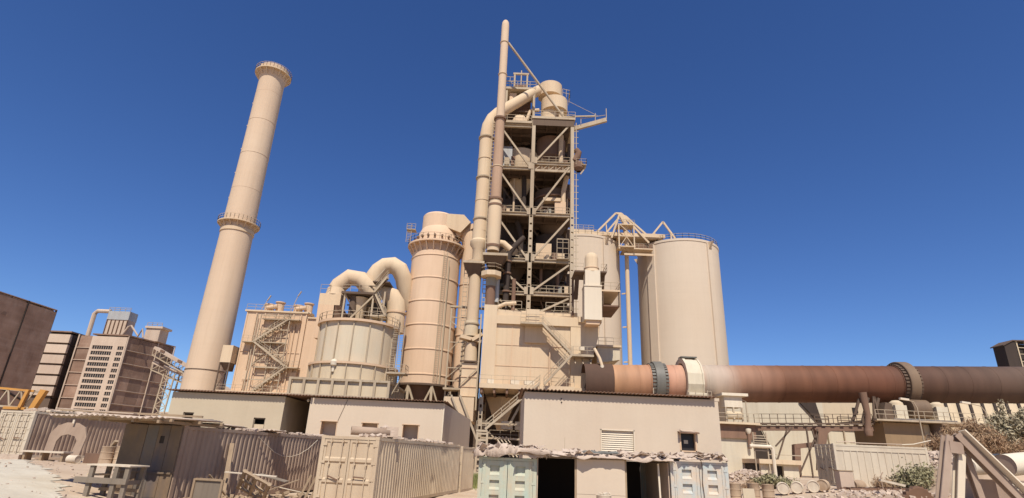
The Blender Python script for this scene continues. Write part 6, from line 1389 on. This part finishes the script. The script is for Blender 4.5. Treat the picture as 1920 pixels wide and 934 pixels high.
    for x0, y0, sx, sy, n in ((11.8, 40, 1.6, 1.4, 420), (19, 28, 4, 2.2, 500), (22, 33, 3, 2, 240)):
        for i in range(n):
            u, v = rr.gauss(0, 1), rr.gauss(0, 1); x, y = x0+sx*u, y0+sy*v; s = rr.uniform(.03, .16); h = (1.0 if x0 < 12.5 else .15)*math.exp(-(u*u+v*v)/1.5)
            b.obox((x+(4.5 if x0 < 12.5 else 0), y, g(x+(4.5 if x0 < 12.5 else 0), y)+h), (s*1.6, s, s*.8), rr.uniform(0, 3), rr.uniform(-.6, .6), rr.uniform(-.6, .6))
    tag(b.build('loose_stones', 'stone', kind='stuff'), 'loose stones scattered over the right side of the yard', 'stones')
yard_right()

# ================================================================ GRAVEL, GRASS, BUSHES
def gravel():
    rr = random.Random(21); b = MB()
    for i in range(2600):
        x, y = rr.uniform(-30, 26), rr.uniform(12, 36)
        if -12.5 < x < -1.0 or (-1.2 < x < 9.6 and y > 22): continue
        s = rr.uniform(.015, .06)*(1.6 if rr.random() < .08 else 1); b.obox((x, y, g(x, y)+.02), (s*1.6, s*1.2, s), rr.uniform(0, 3), rr.uniform(-.5, .5), 0)
    tag(b.build('gravel', 'stone', kind='stuff'), 'fine gravel and chips scattered over the dusty ground', 'gravel')
gravel()
def bush(loc, rx, ry, h, n, m, label, cat='bush', leaf=.09, twig=True, seed=0, dry=False):
    rr = random.Random(seed); t = thing('bush', loc, label, cat, 'bushes at the yard edge'); L = V3(loc)
    st = MB(); tips = []
    k = 46 if dry else 30
    for i in range(k):
        an = rr.uniform(0, 6.283); q = math.sqrt(rr.random()); d = V3((rx*q*math.cos(an), ry*q*math.sin(an), h*(1-.55*q*q)*rr.uniform(.6, 1.08)))
        p0 = V3((d.x*.12, d.y*.12, -.1)); mid = p0.lerp(d, .5)+V3((rr.gauss(0, .1), rr.gauss(0, .1), rr.uniform(0, .1)*h))
        st.path([L+p0, L+mid, L+d], [.028, .018, .006], 4, False); tips += [(mid, d)]
    st.build('stems', 'bark' if not dry else 'dry', t)
    f = MB(); clumps = [(rr.choice(tips)) for _ in range(k*3)]
    for i in range(n):
        a, d = rr.choice(clumps); fr = rr.uniform(.15, 1.08); c = a.lerp(d, fr)+V3((rr.gauss(0, .16), rr.gauss(0, .16), rr.gauss(0, .13)))*min(1.4, h)
        if c.z < .02: c.z = rr.uniform(.02, .2)
        u = V3((rr.gauss(0, 1), rr.gauss(0, 1), rr.gauss(.5, 1))).normalized(); w = u.cross(V3((rr.gauss(0, 1), rr.gauss(0, 1), rr.gauss(0, 1)))).normalized()
        ll = leaf*rr.uniform(.6, 1.5); ww = ll*(.13 if dry else .42); c = L+c
        f.add([c-u*ll, c+w*ww, c+u*ll, c-w*ww], [(0, 1, 2, 3)])
    f.build('foliage', m, t, kind='stuff', sharp=180)
def bushes():
    bush((35.4, 44, 3.1), 3.1, 2.0, 2.8, 17000, 'dry', 'large brown dried bush right of the ribbed conveyor', leaf=.17, seed=1, dry=True)
    bush((41.2, 46.5, 4.0), 2.3, 1.8, 3.5, 9000, 'olive', 'grey green leafy bush at the right edge behind the dry bush', leaf=.13, seed=2)
    bush((38.6, 42.5, 3.2), 1.8, 1.2, 1.4, 4500, 'dry', 'low reddish dry scrub below the grey green bush', leaf=.14, seed=3, dry=True)
    bush((23.2, 33.0, 1.1), 1.35, 1.0, 1.45, 5200, 'leaf', 'dusty green bush in front of the pink container', leaf=.09, seed=4)
    bush((21.6, 33.6, 1.05), .7, .6, .8, 1500, 'dry', 'small dry shrub just left of the dusty green bush', leaf=.1, seed=5, dry=True)
    bush((16.6, 36.5, 1.0), 1.5, .7, .65, 2600, 'leaf', 'low green weeds growing behind the row of drum ends', leaf=.08, seed=6)
    bush((14.3, 34.5, .75), .5, .5, .6, 900, 'dry', 'tuft of dry weeds behind the standing tan drums', leaf=.09, seed=7, dry=True)
    # grass tuft between the beige container and the stall
    rr = random.Random(31); b = MB()
    for i in range(2600):
        x, y = rr.gauss(-1.55, .5), rr.gauss(43.5, 1.6); h = rr.uniform(.25, .95); z = g(x, y); dx, dy = rr.gauss(0, .16), rr.gauss(0, .16)
        b.add([(x-.018, y, z), (x+.018, y, z), (x+dx*.5, y+dy*.5, z+h*.6), (x+dx, y+dy, z+h)], [(0, 1, 2), (0, 2, 3)])
    tag(b.build('grass_tuft', 'grass', kind='stuff'), 'green grass growing between the beige container and the stall', 'grass')
    # earth mound under the bushes at right
    b = MB(); n = 24; vs = []
    for j in range(n+1):
        for i in range(n+1):
            x, y = 31+14*i/n, 39+16*j/n; h = 1.1+2.4*ss(31, 36, x)*ss(39, 43, y)+.25*noise.noise(V3((x*.7, y*.7, 2))); vs.append((x, y, h-.6*(1-ss(31, 32.5, x))-.8*(1-ss(39, 40, y))))
    b.add(vs, [(j*(n+1)+i, j*(n+1)+i+1, (j+1)*(n+1)+i+1, (j+1)*(n+1)+i) for j in range(n) for i in range(n)])
    b.build('earth_mound', 'sand', kind='structure', sharp=180)
bushes()
